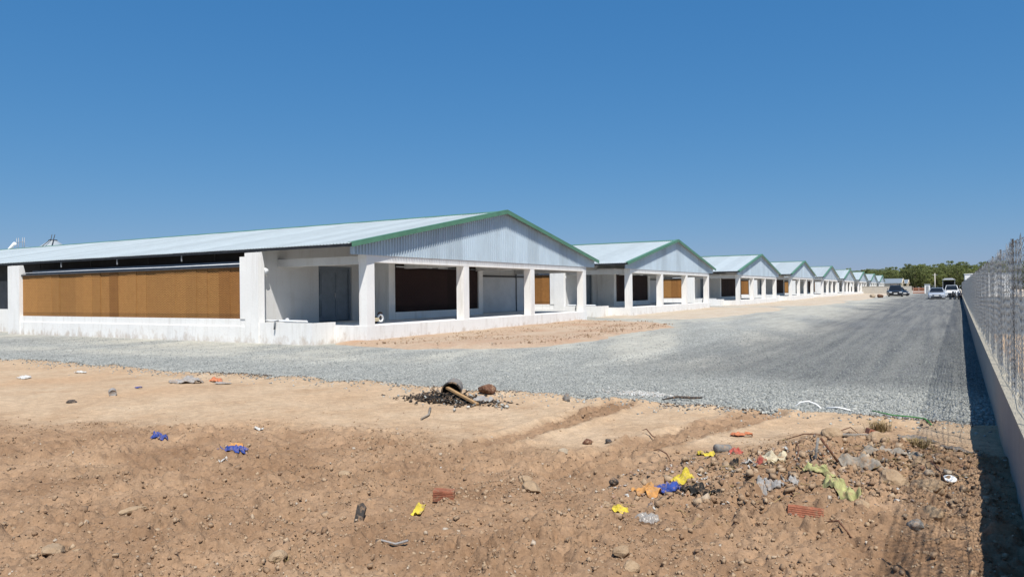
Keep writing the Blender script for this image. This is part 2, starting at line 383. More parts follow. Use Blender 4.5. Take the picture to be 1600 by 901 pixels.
def far_ground():
    b = MB(); n = 40
    xs = [-3000, -800, -300, -120, -60, -30, 0, 30, 60, 120, 300, 800, 3000]; ys = [-600, -100, -20, 0, 10, 25, 60, 120, 200, 300, 500, 900, 2000, 4000]
    def z(x, y): return float(base_z(x, y))-.32+(.3 if y > 190 else 0)
    v = [(x, y, z(x, y)) for y in ys for x in xs]; nx = len(xs)
    b.add(v, [(j*nx+i, j*nx+i+1, (j+1)*nx+i+1, (j+1)*nx+i) for j in range(len(ys)-1) for i in range(nx-1)])
    return b.build('terrain', M['sand_pale'])
tag(far_ground(), 'pale open land reaching to the far trees', kind='structure')

def sand_sheet(name, P, z_top, m, label, res=.16, seed=0, rough=.03):
    xs = [p[0] for p in P]; ys = [p[1] for p in P]
    x = np.arange(min(xs)-1, max(xs)+1, res); y = np.arange(min(ys)-1, max(ys)+1, res*1.2)
    X, Y = np.meshgrid(x, y); d = polysdf(X, Y, P)+.55*fbm(X, Y, 2.2, 4, 300+seed)+.18*fbm(X, Y, .5, 2, 310+seed)
    k = 1-sst(-1.3, .35, d)
    Z = gravel_z(X, Y)-.09+(.09+z_top)*k+rough*k*(fbm(X, Y, .8, 4, 320+seed)+.6*np.abs(fbm(X, Y, .25, 2, 330)))
    me = np_mesh(name, np.stack([X, Y, Z], -1).reshape(-1, 3), grid_faces(len(y), len(x)), None, True)
    return tag(link(name, me, m), label, kind='structure')
sand_sheet('sand_apron', [(-18, 18.0), (-17.35, 16.9), (-15.6, 16.45), (-13.2, 16.4), (-11.3, 17.4), (-10.0, 18.9), (-9.6, 22), (-9.8, 26.5), (-9.5, 30.5), (-11.3, 33.6), (-14, 34.3), (-16.3, 35.2), (-18, 35)], .12, M['sand'], 'orange sand heaped in front of the nearest shed')
sand_sheet('sand_apron', [(-18, 38.5), (-15, 37.6), (-11.6, 37.0), (-10.2, 40), (-9.5, 50), (-9.6, 58), (-11.5, 61.5), (-18, 62)], .05, M['sand_pale'], 'pale sand strip in front of the second shed', .22, 5)
sand_sheet('sand_apron', [(-18, 65), (-12, 64), (-9.2, 67), (-8.3, 79), (-8.6, 86), (-11, 89), (-18, 89)], .05, M['sand_pale'], 'pale sand strip in front of the third shed', .3, 9)
sand_sheet('sand_apron', [(-18, 91), (-11, 90.5), (-8.4, 94), (-7.8, 112), (-8.6, 150), (-9.5, 190), (-18, 190)], .05, M['sand_pale'], 'pale sand strip running on past the farther sheds', .5, 13)

# loose stones and clods: real lumps, too many to count
CUBE = np.array([(x, y, z) for z in (-1, 1) for y in (-1, 1) for x in (-1, 1)], float)
CF = np.array([(0, 2, 3), (0, 3, 1), (4, 5, 7), (4, 7, 6), (0, 1, 5), (0, 5, 4), (2, 6, 7), (2, 7, 3), (0, 4, 6), (0, 6, 2), (1, 3, 7), (1, 7, 5)])
def lumps(name, X, Y, Z, S, tone, m, flat=.7, seed=0, smooth=False):
    rng = np.random.default_rng(seed); n = len(X)
    B = CUBE[None]*(1+rng.uniform(-.38, .38, (n, 8, 3)))*.62
    B = B*np.stack([rng.uniform(.8, 1.25, n), rng.uniform(.7, 1.1, n), np.full(n, flat)*rng.uniform(.7, 1.2, n)], -1)[:, None, :]
    q = rng.normal(size=(n, 4)); q[:, 1:3] *= .35; q /= np.linalg.norm(q, axis=1)[:, None]
    w_, x, y, z = q.T
    Rm = np.stack([1-2*(y*y+z*z), 2*(x*y-z*w_), 2*(x*z+y*w_), 2*(x*y+z*w_), 1-2*(x*x+z*z), 2*(y*z-x*w_), 2*(x*z-y*w_), 2*(y*z+x*w_), 1-2*(x*x+y*y)], -1).reshape(n, 3, 3)
    V = np.einsum('nij,nkj->nki', Rm, B)*S[:, None, None]+np.stack([X, Y, Z], -1)[:, None, :]
    F = CF[None]+(np.arange(n)*8)[:, None, None]
    me = np_mesh(name, V.reshape(-1, 3), F.reshape(-1, 3), {'tone': np.repeat(tone, 8)}, smooth)
    return link(name, me, m)
rng = np.random.default_rng(3)
def polar_pts(n, r0, r1, p=1.0):
    r = r0*(r1/r0)**rng.uniform(0, 1, n)**p; a = np.radians(rng.uniform(-72, 9, n)); return r*np.sin(a), r*np.cos(a)
x, y = polar_pts(190000, 10.0, 34.0, 1.25)
k = (y > edge_y(x)-.25+.2*rng.normal(size=len(x))) & (x < FA+FB*y-.02) & (y < 30) & ~((y > 16.75) & (x < -17.3))
dd = dark_f(x, y); du = dust_f(x, y)
k &= rng.uniform(0, 1, len(x)) > du*.9
k &= (polysdf(x, y, [(-18, 18.0), (-17.35, 16.9), (-15.6, 16.45), (-13.2, 16.4), (-11.3, 17.4), (-10.0, 18.9), (-9.6, 22), (-9.8, 26.5), (-9.5, 30.5), (-18, 35)]) > .1)
x, y = x[k][:72000], y[k][:72000]
S = rng.uniform(.007, .0165, len(x))*(1+.7*(rng.uniform(0, 1, len(x)) > .95))
S = S*(1+.75*sst(-5.5, -2, x)*(1-sst(11.2, 13.5, y))*rng.uniform(0, 1, len(x)))
tone = np.clip((.12+.76*rng.beta(2.2, 2.2, len(x)))*(1-.5*dark_f(x, y)), 0, 1)
tag(lumps('gravel_stones', x, y, gravel_z(x, y)+S*.15, S, tone, M['stone'], .75, 1), 'loose grey crushed stones covering the yard', kind='stuff')
n = 5000; x = rng.uniform(-16.5, -9.6, n); y = rng.uniform(16.6, 34, n); P1 = [(-16, 17.4), (-15.6, 16.7), (-13.2, 16.7), (-11.3, 17.8), (-10.2, 19.2), (-9.9, 22), (-10.1, 26.5), (-9.8, 30.5), (-11.5, 33.2), (-16, 34)]
q = (polysdf(x, y, P1) < -.1) & (fbm(x, y, 1.2, 3, 601) > -.1); x, y = x[q], y[q]; S = .01+.03*rng.uniform(0, 1, len(x))**3
tag(lumps('sand_lumps', x, y, gravel_z(x, y)+.12+S*.2, S, np.clip(rng.normal(.62, .2, len(x)), 0, 1), M['clod'], .7, 18), 'lumps of orange soil on the sand before the nearest shed', kind='stuff')
# stones kicked onto the earth beside the gravel, and clods
x = rng.uniform(-22, .4, 2600); y = edge_y(x)-np.abs(rng.normal(size=len(x)))*.4
S = rng.uniform(.008, .024, len(x)); tag(lumps('scattered_stones', x, y, dirt_z(x, y)+S*.2, S, rng.beta(2, 2, len(x)), M['stone'], .7, 2), 'grey stones strewn on the earth along the gravel edge', kind='stuff')
x, y = polar_pts(210000, 2.0, 12.5, .9)
mo = moist(x, y); cl = sst(-.12, .42, fbm(x, y, 1.3, 4, 401))
k = (y < edge_y(x)+.1) & (rng.uniform(0, 1, len(x)) < (mo*(.16+.84*cl)*.85+.085)) & (x < FA+FB*y-.02)
x, y = x[k][:60000], y[k][:60000]; mo = mo[k][:60000]
S = .0052*(rng.uniform(.012, 1, len(x))**-.42)*(.55+.45*mo); S = np.minimum(S, .024)
big = rng.uniform(0, 1, len(x)) < .0022; S = np.where(big & (mo > .5), rng.uniform(.02, .04, len(x)), S)
tag(lumps('earth_clods', x, y, dirt_z(x, y)+S*.18, S, np.clip(rng.normal(.56, .17, len(x))+.1*(1-mo), 0, 1), M['clod'], .75, 4), 'small clods and crumbs of brown earth strewn over the foreground', kind='stuff')

# ------------------------------------------------------------------ sheds
def roof_h(y): return 4.83-.193*abs(y)
def corr_profile(width, n, amp):
    p = width/n; out = []          # flat pan with narrow raised ribs
    for i in range(n): out += [(i*p, 0), (i*p+p*.58, 0), (i*p+p*.68, amp), (i*p+p*.9, amp)]
    return out+[(width, 0)]
ME = {}
def roof_sheet_mesh():
    if 'rs' not in ME:
        b = MB(); pr = corr_profile(1.0, 7, .025); v = []
        for y in (-9.32, -.06):
            v += [(-x, y, roof_h(y)+.03+a) for x, a in pr]
        n = len(pr); b.add(v, [(i+1, i, n+i, n+i+1) for i in range(n-1)]); ME['rs'] = b.mesh('roof_sheet'); ME['rs'].materials.append(M['roof'])
    return ME['rs']
def shed(k, ox, oy, dz, label, detail=2, nsheets=40, length=64, rake=None):
    t = empty('livestock_shed', (ox, oy, dz)); tag(t, label, 'shed', 'row of livestock sheds along the gravel road')
    P = M['plaster']; rake = rake or M['green']
    def part(name, b, m, par=None): return b.build(name, m, par or t)
    part('platform', MB().box(-4.4, 0, -8.44, 8.32, -.7, .45), P)
    for y in (-8.24, -2.72, 2.58, 8.1): part('column', MB().box(-.36, -.012, y-.18, y+.18, .45, 2.52), P)
    part('front_beam', MB().box(-.37, -.006, -8.43, 8.30, 2.52, 2.765), P)
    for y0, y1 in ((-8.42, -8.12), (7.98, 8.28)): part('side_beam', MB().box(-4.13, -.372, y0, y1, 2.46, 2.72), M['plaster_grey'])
    if detail: 
        for y in (-2.72, 2.58): part('ceiling_beam', MB().box(-4.13, -.372, y-.12, y+.12, 2.5, 2.74), P)
    # back wall with its door opening
    b = MB(); X0, X1 = -4.37, -4.13
    b.box(X0, X1, -9.16, -6.47, -.7, 2.55); b.box(X0, X1, -4.67, 9.16, -.7, 2.55); b.box(X0, X1, -6.47, -4.67, -.7, .45)
    b.prism([(-9.16, 2.55), (9.16, 2.55), (9.16, roof_h(9.16)-.06), (0, 4.74), (-9.16, roof_h(9.16)-.06)], 'x', X0, X1)
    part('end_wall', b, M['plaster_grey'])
    d = part('door', MB().box(-4.33, -4.29, -6.39, -4.75, .47, 2.46), M['door'])
    part('door_frame', MB().box(-4.34, -4.2, -6.465, -6.39, .455, 2.545).box(-4.34, -4.2, -4.75, -4.675, .455, 2.545).box(-4.34, -4.2, -6.39, -4.75, 2.46, 2.545), M['door'], d)
    if detail:
        for y0 in (-6.39, -5.56):
            for z0, z1 in ((.62, 1.3), (1.45, 2.32)):
                part('door_panel', MB().box(-4.29, -4.268, y0+.12, y0+.70, z0, z1).box(-4.268, -4.255, y0+.18, y0+.64, z0+.06, z1-.06), M['door'], d)
        part('handle', MB().bar((-4.24, -5.5, 1.38), (-4.24, -5.5, 1.54), .03, .03), M['steel'], d)
    # boxed-out cooling pad on the end wall, porch shade put into its colour
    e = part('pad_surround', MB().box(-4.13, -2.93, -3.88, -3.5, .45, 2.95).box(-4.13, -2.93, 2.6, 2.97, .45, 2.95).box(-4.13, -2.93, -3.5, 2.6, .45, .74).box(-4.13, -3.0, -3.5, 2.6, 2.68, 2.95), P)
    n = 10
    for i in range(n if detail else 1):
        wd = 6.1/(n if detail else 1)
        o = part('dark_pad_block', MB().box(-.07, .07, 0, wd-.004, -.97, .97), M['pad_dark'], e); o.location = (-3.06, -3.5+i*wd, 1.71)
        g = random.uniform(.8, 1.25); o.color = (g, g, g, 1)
    if detail: part('pad_pipe', MB().tube([(-2.95, -3.45, 2.56), (-2.95, 2.55, 2.56)], .025, 6), M['pvc_dark'], e)
    if detail > 1:
        for y0, y1 in ((-3.4, -2.0), (-1.4, -1.05), (-.6, .1), (.9, 1.5)): part('pipe_sleeve', MB().tube([(-2.93, y0, 2.565), (-2.93, y1, 2.565)], .032, 6), M['pvc'], e)
    # sliding door and pipes at the far side of the porch
    s_ = part('sliding_door', MB().box(-4.125, -4.07, 4.7, 8.0, .47, 2.26), M['slide'])
    part('door_rail', MB().box(-4.12, -4.04, 4.6, 9.1, 2.29, 2.35), M['steel_dark'], s_)
    part('door_leaf', MB().box(-4.125, -4.085, 8.05, 9.05, .47, 2.26), M['slide'], s_)
    if detail:
        part('drain_pipe', MB().tube([(-4.05, 8.03, .46), (-4.05, 8.03, 2.72)], .04, 8), M['pvc_dark'])
        part('drain_pipe', MB().tube([(-4.02, 9.0, .46), (-4.02, 9.0, 2.4), (-3.8, 9.0, 2.45), (-3.2, 9.0, 2.45)], .05, 8), M['pvc_dark'])
    # long side walls
    L = -length
    part('side_wall', MB().box(L, -4.37, -8.42, -8.2, -.7, .95), P)
    part('side_curtain', MB().box(L, -4.37, -8.33, -8.28, .95, 2.3), M['curtain_grey'])
    part('upper_curtain', MB().box(L, -4.37, -8.30, -8.26, 2.3, 3.22), M['curtain'])  # added black sheet that keeps the open gap under the eave dark
    part('side_wall', MB().box(L, -4.37, 8.2, 8.42, -.7, 3.15), P)
    part('rear_wall', MB().prism([(-8.42, -.7), (8.42, -.7), (8.42, 3.1), (0, 4.7), (-8.42, 3.1)], 'x', L-.2, L), P)
    # cooling pad housing on the south side
    h = part('pad_kerb', MB().box(-19.23, -4.49, -9.51, -8.42, -.7, .42).box(-19.23, -4.49, -9.47, -8.42, .42, .68), P)
    for x0, x1, zt in ((-4.49, -3.83, 2.94), (-20.23, -19.23, 2.92)):
        part('pier', MB().prism([(-9.53, -.7), (-9.26, -.7), (-9.26, 2.5), (-9.36, zt), (-9.53, zt-.02)], 'x', x0, x1), P, h)
    part('pier_cap', MB().box(-4.78, -4.492, -9.5, -9.2, .68, 2.8), P, h)
    part('housing_end', MB().box(-4.48, -4.38, -9.255, -8.42, .68, 2.5), P, h)
    part('housing_end', MB().box(-20.2, -19.4, -9.12, -8.42, -.7, 2.5), P, h)
    part('gutter', MB().box(-19.23, -4.78, -9.46, -9.18, 2.445, 2.50), M['steel_dark'], h)
    part('housing_lid', MB().prism([(-9.18, 2.46), (-8.42, 2.5), (-8.42, 2.54), (-9.18, 2.5)], 'x', -19.23, -4.78), M['steel_dark'], h)
    part('housing_fascia', MB().box(-19.2, -4.8, -9.0, -8.97, 2.5, 2.68), M['fascia'], h)  # thin added strip painted as the shaded wall-top beam
    part('water_pipe', MB().tube([(-19.2, -9.4, 2.56), (-14, -9.4, 2.57), (-9, -9.4, 2.555), (-4.78, -9.4, 2.57)], .02, 8), M['pvc'], h)
    # panel tones follow the real run of older and newer pad blocks
    segs = [(-19.22, 1.08), (-18.0, .98), (-16.95, .84), (-15.1, .98), (-13.8, .9), (-12.65, .62), (-12.05, .95), (-11.4, .90), (-10.3, .86), (-9, .88), (-8, .80), (-7.1, .84), (-5.9, .68), (-5.2, .76)]
    nb = 24 if detail else 1; x0, x1 = -19.22, -4.79; wd = (x1-x0)/nb
    ME.setdefault(('pb', nb), None)
    if ME[('pb', nb)] is None:
        ME[('pb', nb)] = MB().box(0, wd-.012, -.07, .07, -.885, .885).mesh('pad_block'); ME[('pb', nb)].materials.append(M['pad'])
    for i in range(nb):
        xx = x0+i*wd; o = link('pad_block', ME[('pb', nb)], None, h, (xx, -9.33+random.uniform(-.02, .012), 1.565))
        tn = [tv for xs_, tv in segs if xs_ <= xx+wd*.5][-1]*random.uniform(.96, 1.04) if nb > 1 else .9
        o.color = (tn, tn*(.98 if tn > .8 else .9), tn*(.95 if tn > .8 else .8), 1)
    # water tank beside the platform
    tk = part('water_tank', MB().box(-3.83, -1.38, -9.505, -9.39, -.7, .57).box(-1.5, -1.38, -9.39, -8.445, -.7, .565).box(-3.83, -1.5, -9.39, -8.445, -.7, .48), P)
    if detail:
        part('water_pipe', MB().tube([(-4.04, -9.1, 2.4), (-4.04, -9.1, .64), (-3.8, -9.12, .62), (-1.9, -9.2, .61)], .035, 8), M['pvc'], tk)
        part('water_pipe', MB().tube([(-3.0, -9.42, .63), (-3.0, -9.56, .63), (-3.02, -9.57, .35)], .03, 8), M['pvc_dark'], tk)
        part('valve', MB().lathe([(0, -.11), (.09, -.09), (.12, 0), (.09, .09), (0, .11)], 12, 'x', (-3.98, -9.1, 2.3)).tube([(-4.0, -9.1, 2.3), (-4.0, -9.2, 2.5)], .035, 8), M['pvc'], tk)
        part('valve', MB().lathe([(0, -.05), (.06, -.04), (.06, .04), (0, .05)], 10, 'z', (-2.9, -9.12, .66)), M['pvc'], tk)
    # roof
    rs = roof_sheet_mesh()
    for i in range(nsheets):
        o = link('roof_sheet', rs, None, t, (.24-i*1.0, 0, -.004*(i % 2)))
    xr = .24-nsheets
    if xr > L: part('roof_slope', MB().prism([(-9.32, roof_h(9.32)+.02), (-.06, roof_h(.06)+.02), (-.06, roof_h(.06)+.04), (-9.32, roof_h(9.32)+.04)], 'x', L-.3, xr), M['roof'])
    part('roof_slope', MB().prism([(.06, roof_h(.06)+.02), (9.32, roof_h(9.32)+.02), (9.32, roof_h(9.32)+.045), (.06, roof_h(.06)+.045)], 'x', L-.3, .24), M['roof'])
    part('ridge_cap', MB().prism([(-.28, roof_h(.28)+.055), (0, 4.895), (.28, roof_h(.28)+.055), (.28, roof_h(.28)+.07), (0, 4.91), (-.28, roof_h(.28)+.07)], 'x', L-.3, .25), rake)
    for sg in (-1, 1):
        pr = [(sg*9.36, roof_h(9.36)-.07), (0, 4.77), (0, 4.93), (sg*9.36, roof_h(9.36)+.075)]
        part('rake_trim', MB().prism(pr if sg < 0 else pr[::-1], 'x', .22, .27).prism([(sg*9.36, roof_h(9.36)+.076), (0, 4.931), (0, 4.941), (sg*9.36, roof_h(9.36)+.086)][::sg*-1], 'x', .06, .272), rake)
    # gable sheets
    ng = 18; amp = .05 if detail else .0
    for i in range(ng):
        b = MB(); ya = -9.2+i*18.4/ng; v = []
        pr = corr_profile(18.4/ng, 7, amp) if detail else [(0, 0), (18.4/ng, 0)]; nseg = len(pr)-1
        for q, a in pr:
            y = ya+q; v += [(.012+a, y, 2.74), (.012+a, y, roof_h(y)-.02)]
        b.add(v, [(2*j, 2*j+2, 2*j+3, 2*j+1) for j in range(nseg)]); part('gable_sheet', b, M['gable'])
    part('gable_backing', MB().prism([(-9.15, 2.775), (9.15, 2.775), (9.15, roof_h(9.15)-.05), (0, 4.76), (-9.15, roof_h(9.15)-.05)], 'x', -.06, -.01), M['steel'])
    # steelwork under the eave
    part('eave_purlin', MB().box(L, .2, -9.28, -9.22, roof_h(9.25)-.07, roof_h(9.25)+.015), M['steel_dark'])
    part('eave_purlin', MB().box(L, .0, -8.62, -8.56, roof_h(8.6)-.08, roof_h(8.6)+.012), M['steel_dark'])
    nst = 12 if detail > 1 else 4 if detail else 0
    for i in range(nst):
        xx = -4.25-4.06*i
        part('rafter', MB().bar((xx, -9.2, roof_h(9.2)-.06), (xx, -.1, 4.83-.08), .06, .1), M['steel_dark'])
        part('eave_strut', MB().bar((xx-4.06, -9.22, 2.76), (xx-4.06, -9.22, roof_h(9.2)-.08), .035, .035), M['steel'])
        part('eave_strut', MB().bar((xx-3.2, -8.45, 2.78), (xx-3.2, -8.45, roof_h(8.45)-.02), .03, .03), M['steel_dark'])
    return t
random.seed(5)
RY = [26.45, 49.3, 75.8, 101.6, 127.85, 153.9, 180.5, 208, 236]
DZ = [0, .04, .06, .19, .17, .18, .2, .2, .2]
LAB = ['nearest white shed with long orange cooling pad and grey corrugated gable',
       'second white shed from the left, partly hidden behind the nearest one',
       'third white shed along the road counting from the nearest',
       'fourth white shed along the road counting from the nearest',
       'fifth white shed along the road counting from the nearest',
       'sixth white shed along the road counting from the nearest',
       'seventh white shed, third from the far end of the green-trimmed row',
       'eighth white shed, last but one of the green-trimmed row',
       'ninth and farthest green-trimmed white shed, left of the black car']
for k in range(9):
    shed(k, -16.07, RY[k], DZ[k], LAB[k], 2 if k < 2 else 1 if k < 4 else 0, [62, 50, 40, 30, 20, 16, 14, 12, 12][k])

# ------------------------------------------------------------------ far, unfinished sheds, block wall, trees
M['cream'] = mat_plaster('cream_concrete_frame', (.62, .55, .42), .3)
M['roof_old'] = mat_sheet('dull_zinc_sheet', (.22, .25, .27), .1)
FLAB = ['unfinished shed with dull grey roof just behind the black car', 'second unfinished shed past the black car, bare cream gable edge', 'third unfinished shed past the black car', 'fourth unfinished shed past the black car', 'last unfinished shed before the trees']
for k, Yr in enumerate((335, 385, 435, 490, 545)):
    t = empty('unfinished_shed', (-15.5, Yr, .25)); tag(t, FLAB[k], 'shed', 'unfinished sheds at the end of the road')
    for sg in (-1, 1):
        pr = [(sg*9.4, roof_h(9.4)), (0, 4.83), (0, 4.9), (sg*9.4, roof_h(9.4)+.07)]
        MB().prism(pr if sg < 0 else pr[::-1], 'x', -50, .2).build('roof_slope', M['roof_old'], t)
        pr = [(sg*9.5, roof_h(9.5)-.2), (0, 4.6), (0, 4.98), (sg*9.5, roof_h(9.5)+.14)]
        MB().prism(pr if sg < 0 else pr[::-1], 'x', .2, .4).build('gable_edge', M['cream'], t)
    for y in (-8.2, -2.7, 2.6, 8.1): MB().box(-.4, 0, y-.2, y+.2, -1.5, 2.6).build('column', M['cream'], t)
    MB().box(-.4, .01, -8.4, 8.3, 2.6, 2.95).build('front_beam', M['cream'], t)
    MB().box(-50, -4, -8.3, 8.3, -1.5, 2.8).build('wall', M['concrete'], t)
o = MB().box(-22, -6.6, 181, 181.25, -.5, 1.75).box(-22, -6.6, 180.96, 181.29, 1.75, 1.83).build('block_wall', M['concrete']); tag(o, 'low grey block wall crossing behind the black car', 'wall')
t = empty('site_barrier', (-5.3, 183, .1)); tag(t, 'red and white site barrier at the end of the grey wall', 'barrier')
M['red'] = simple('faded_red_paint', (.36, .15, .09), .7); M['white'] = simple('white_paint', (.78, .78, .76), .5, 0, .06)
for x in (-1.1, 0, 1.1): MB().box(x-.05, x+.05, -.05, .05, -.3, 1.4).build('post', M['white'], t)
for z in (.25, .7, 1.15): MB().box(-1.2, 1.2, -.08, -.055, z-.13, z+.13).build('rail', M['red'], t)
t = empty('site_cabin', (-3.6, 178, 0)); tag(t, 'tiny white cabin standing left of the silver car', 'cabin')
MB().box(-.5, .5, -.5, .5, -.2, 2.1).build('wall', M['white'], t); MB().box(-.6, .6, -.6, .6, 2.1, 2.2).build('roof', M['steel'], t); MB().box(-.25, .25, -.52, -.5, 0, 1.8).build('door', M['steel'], t)
t = empty('utility_pole', (-2.35, 190, 0)); tag(t, 'thin pale utility pole rising in front of the trees', 'pole')
MB().tube([(0, 0, -.5), (0, 0, 4.6)], [.14, .1], 8).build('shaft', M['concrete'], t); MB().box(-.5, .5, -.05, .05, 4.2, 4.3).build('crossarm', M['steel'], t)
t = empty('gate_canopy', (.25, 150, .1)); t.scale = (.72, .72, 1); tag(t, 'canopy on four thin posts behind the white car', 'canopy')
for x in (-1.25, 1.25):
    for y in (-1.2, 1.2): MB().box(x-.05, x+.05, y-.05, y+.05, -.3, 2.65).build('post', M['steel'], t)
MB().add([(-1.45, -1.4, 2.65), (1.45, -1.4, 2.65), (1.45, 1.4, 2.65), (-1.45, 1.4, 2.65), (-.8, -.5, 2.95), (.8, -.5, 2.95), (.8, .5, 2.95), (-.8, .5, 2.95)], [(3, 2, 1, 0), (4, 5, 6, 7), (0, 1, 5, 4), (1, 2, 6, 5), (2, 3, 7, 6), (3, 0, 4, 7)]).build('canopy_roof', M['steel'], t)
MB().box(-1.2, 1.2, 1.16, 1.19, .3, 2.5).build('back_panel', M['curtain'], t)
t = empty('white_store', (5.6, 141, 0)); tag(t, 'white windowless store standing behind the end of the fence', 'building')
MB().box(-3.1, 3.1, 0, 6, -.4, 3.55).build('wall', M['white'], t); MB().prism([(-3.2, 3.55), (3.2, 3.55), (3.2, 3.62), (0, 3.75), (-3.2, 3.62)], 'y', -.08, 6.1).build('roof', M['white'], t)

# feed silos behind the nearest shed
M['silo'] = mat_sheet('galvanised_silo', (.42, .46, .48), .3)
t = empty('feed_silo', (-72.5, 37.7, .45)); t.scale = (1.15, 1.15, 1.0); tag(t, 'galvanised feed silo with conical roof peeking over the long roof', 'silo')
MB().lathe([(1.15, 2.2), (1.15, 5.6)], 24).build('drum', M['silo'], t); MB().lathe([(1.22, 5.55), (.3, 6.35)], 24, smooth=False).build('cone_roof', M['silo'], t)
MB().lathe([(.32, 6.33), (.32, 6.43), (0, 6.46)], 16).build('lid', M['steel_dark'], t); MB().lathe([(.15, .9), (1.15, 2.2)], 24).build('hopper', M['silo'], t)
for a in range(4): MB().tube([(1.1*math.cos(a*1.57+.78), 1.1*math.sin(a*1.57+.78), -.3), (1.1*math.cos(a*1.57+.78), 1.1*math.sin(a*1.57+.78), 2.6)], .06, 6).build('leg', M['steel'], t)
for a in (-.9, -.3): MB().tube([(1.25*math.cos(a), -.4+1.2*math.sin(a), 5.6), (.3*math.cos(a), .3*math.sin(a), 6.5), (.5*math.cos(a), .3*math.sin(a), 6.9)], .03, 6).build('ladder_rail', M['steel_dark'], t)
t = empty('feed_silo', (-76.8, 37.7, .45)); tag(t, 'feed silo with guard rails at the far left behind the roof', 'silo')
MB().lathe([(1.15, 2.2), (1.15, 5.3)], 24).build('drum', M['silo'], t); MB().lathe([(1.22, 5.25), (.3, 5.9)], 24, smooth=False).build('cone_roof', M['silo'], t)
MB().lathe([(.15, .9), (1.15, 2.2)], 24).build('hopper', M['silo'], t)
for a in range(4): MB().tube([(1.1*math.cos(a*1.57+.78), 1.1*math.sin(a*1.57+.78), -.3), (1.1*math.cos(a*1.57+.78), 1.1*math.sin(a*1.57+.78), 2.6)], .06, 6).build('leg', M['steel'], t)
for x in (-.2, .15, .9, 1.25): MB().tube([(x, -1.0, 5.2), (x, -1.0, 6.75)], .025, 5).build('guard_post', M['steel'], t)
MB().tube([(-.2, -1.0, 6.3), (1.25, -1.0, 6.35)], .025, 5).build('guard_rail', M['steel'], t)
o = MB().tube([(-81.2, 37.0, 5.0), (-78.0, 37.0, 6.75)], .16, 10).build('feed_auger', M['white']); tag(o, 'slanting white feed auger tube over the far left roof', 'tube')

# rubber trees beyond the site
def mat_leaf(name, c1, c2):
    t = NT(name); t.set(Roughness=.6); oi = t.n('ObjectInfo'); v = t.coord('Object')
    a = t.mix(t.ramp(t.noise(v, 1.1, 3), [(.3, 0.), (.7, 1.)]), c1, c2)
    a = t.mix(1.0, a, t.ramp(oi.outputs['Random'], [(0, .75), (1, 1.2)]), 'MULTIPLY'); t.col(a)
    tr = t.n('BsdfTranslucent'); t.l(a, tr.inputs[0]); mx = t.n('MixShader'); mx.inputs[0].default_value = .42
    t.l(t.b.outputs[0], mx.inputs[1]); t.l(tr.outputs[0], mx.inputs[2]); t.l(mx.outputs[0], t.t.nodes['Material Output'].inputs[0]); return t.m
M['leaf'] = mat_leaf('rubber_leaf', (.16, .20, .07), (.265, .29, .115)); M['bark'] = simple('grey_bark', (.10, .085, .07), .9, 0, .3, 4)
def tree_meshes(seed, h):
    r = np.random.default_rng(seed); b = MB()
    b.tube([(0, 0, -.5), (r.uniform(-.1, .1), r.uniform(-.1, .1), h*.35), (r.uniform(-.3, .3), r.uniform(-.3, .3), h*.75)], [.16, .12, .05], 6)
    cl = []
    for k in range(26):
        a = r.uniform(0, math.tau); z = h*r.uniform(.2, .97); q = r.uniform(.3, 2.1)*(1.15-.55*abs(z/h-.62)/.35)
        c = np.array([q*math.cos(a), q*math.sin(a), z]); cl.append((c, r.uniform(.5, .9)))
        b.tube([(0, 0, z*.72), tuple(c*[.6, .6, .93]), tuple(c)], [.06, .035, .015], 4, False)
    V = []
    for c, rad in cl:
        n = int(130*rad); d = r.normal(size=(n, 3)); d /= np.linalg.norm(d, axis=1)[:, None]
        p = c+d*rad*(r.uniform(.25, 1, (n, 1))**.6)*[1, 1, .8]
        u = r.normal(size=(n, 3)); u /= np.linalg.norm(u, axis=1)[:, None]; w_ = np.cross(u, r.normal(size=(n, 3))); w_ /= np.linalg.norm(w_, axis=1)[:, None]
        s_ = r.uniform(.10, .22, (n, 1)); V.append(np.stack([p-u*s_, p+w_*s_*.5, p+u*s_, p-w_*s_*.5], 1))
    n = 1100; d = r.normal(size=(n, 3)); d /= np.linalg.norm(d, axis=1)[:, None]; p = d*(r.uniform(.1, 1, (n, 1))**.5)*[2.2, 2.2, h*.40]+[0, 0, h*.58]
    u = r.normal(size=(n, 3)); u /= np.linalg.norm(u, axis=1)[:, None]; w_ = np.cross(u, r.normal(size=(n, 3))); w_ /= np.linalg.norm(w_, axis=1)[:, None]; s_ = r.uniform(.12, .26, (n, 1)); V.append(np.stack([p-u*s_, p+w_*s_*.5, p+u*s_, p-w_*s_*.5], 1))
    V = np.concatenate(V).reshape(-1, 3); F = np.arange(len(V)).reshape(-1, 4)
    me = np_mesh('crown', V, F); me.materials.append(M['leaf']); tm = b.mesh('trunk'); tm.materials.append(M['bark']); return tm, me
TM = [tree_meshes(s_, h_) for s_, h_ in ((1, 11), (2, 12), (3, 10.5), (4, 12.5), (5, 11.5), (6, 10))]
rt = random.Random(8)
def tree(x, y, lab, grp, sc=1.0):
    t = empty('rubber_tree', (x, y, .2), rt.uniform(0, 6.28)); sc *= rt.uniform(.86, 1.04); t.scale = (sc*rt.uniform(1, 1.3), sc*rt.uniform(1, 1.3), sc); tag(t, lab, 'tree', grp)
    tm, cm = rt.choice(TM); link('trunk', tm, None, t); link('crown', cm, None, t)
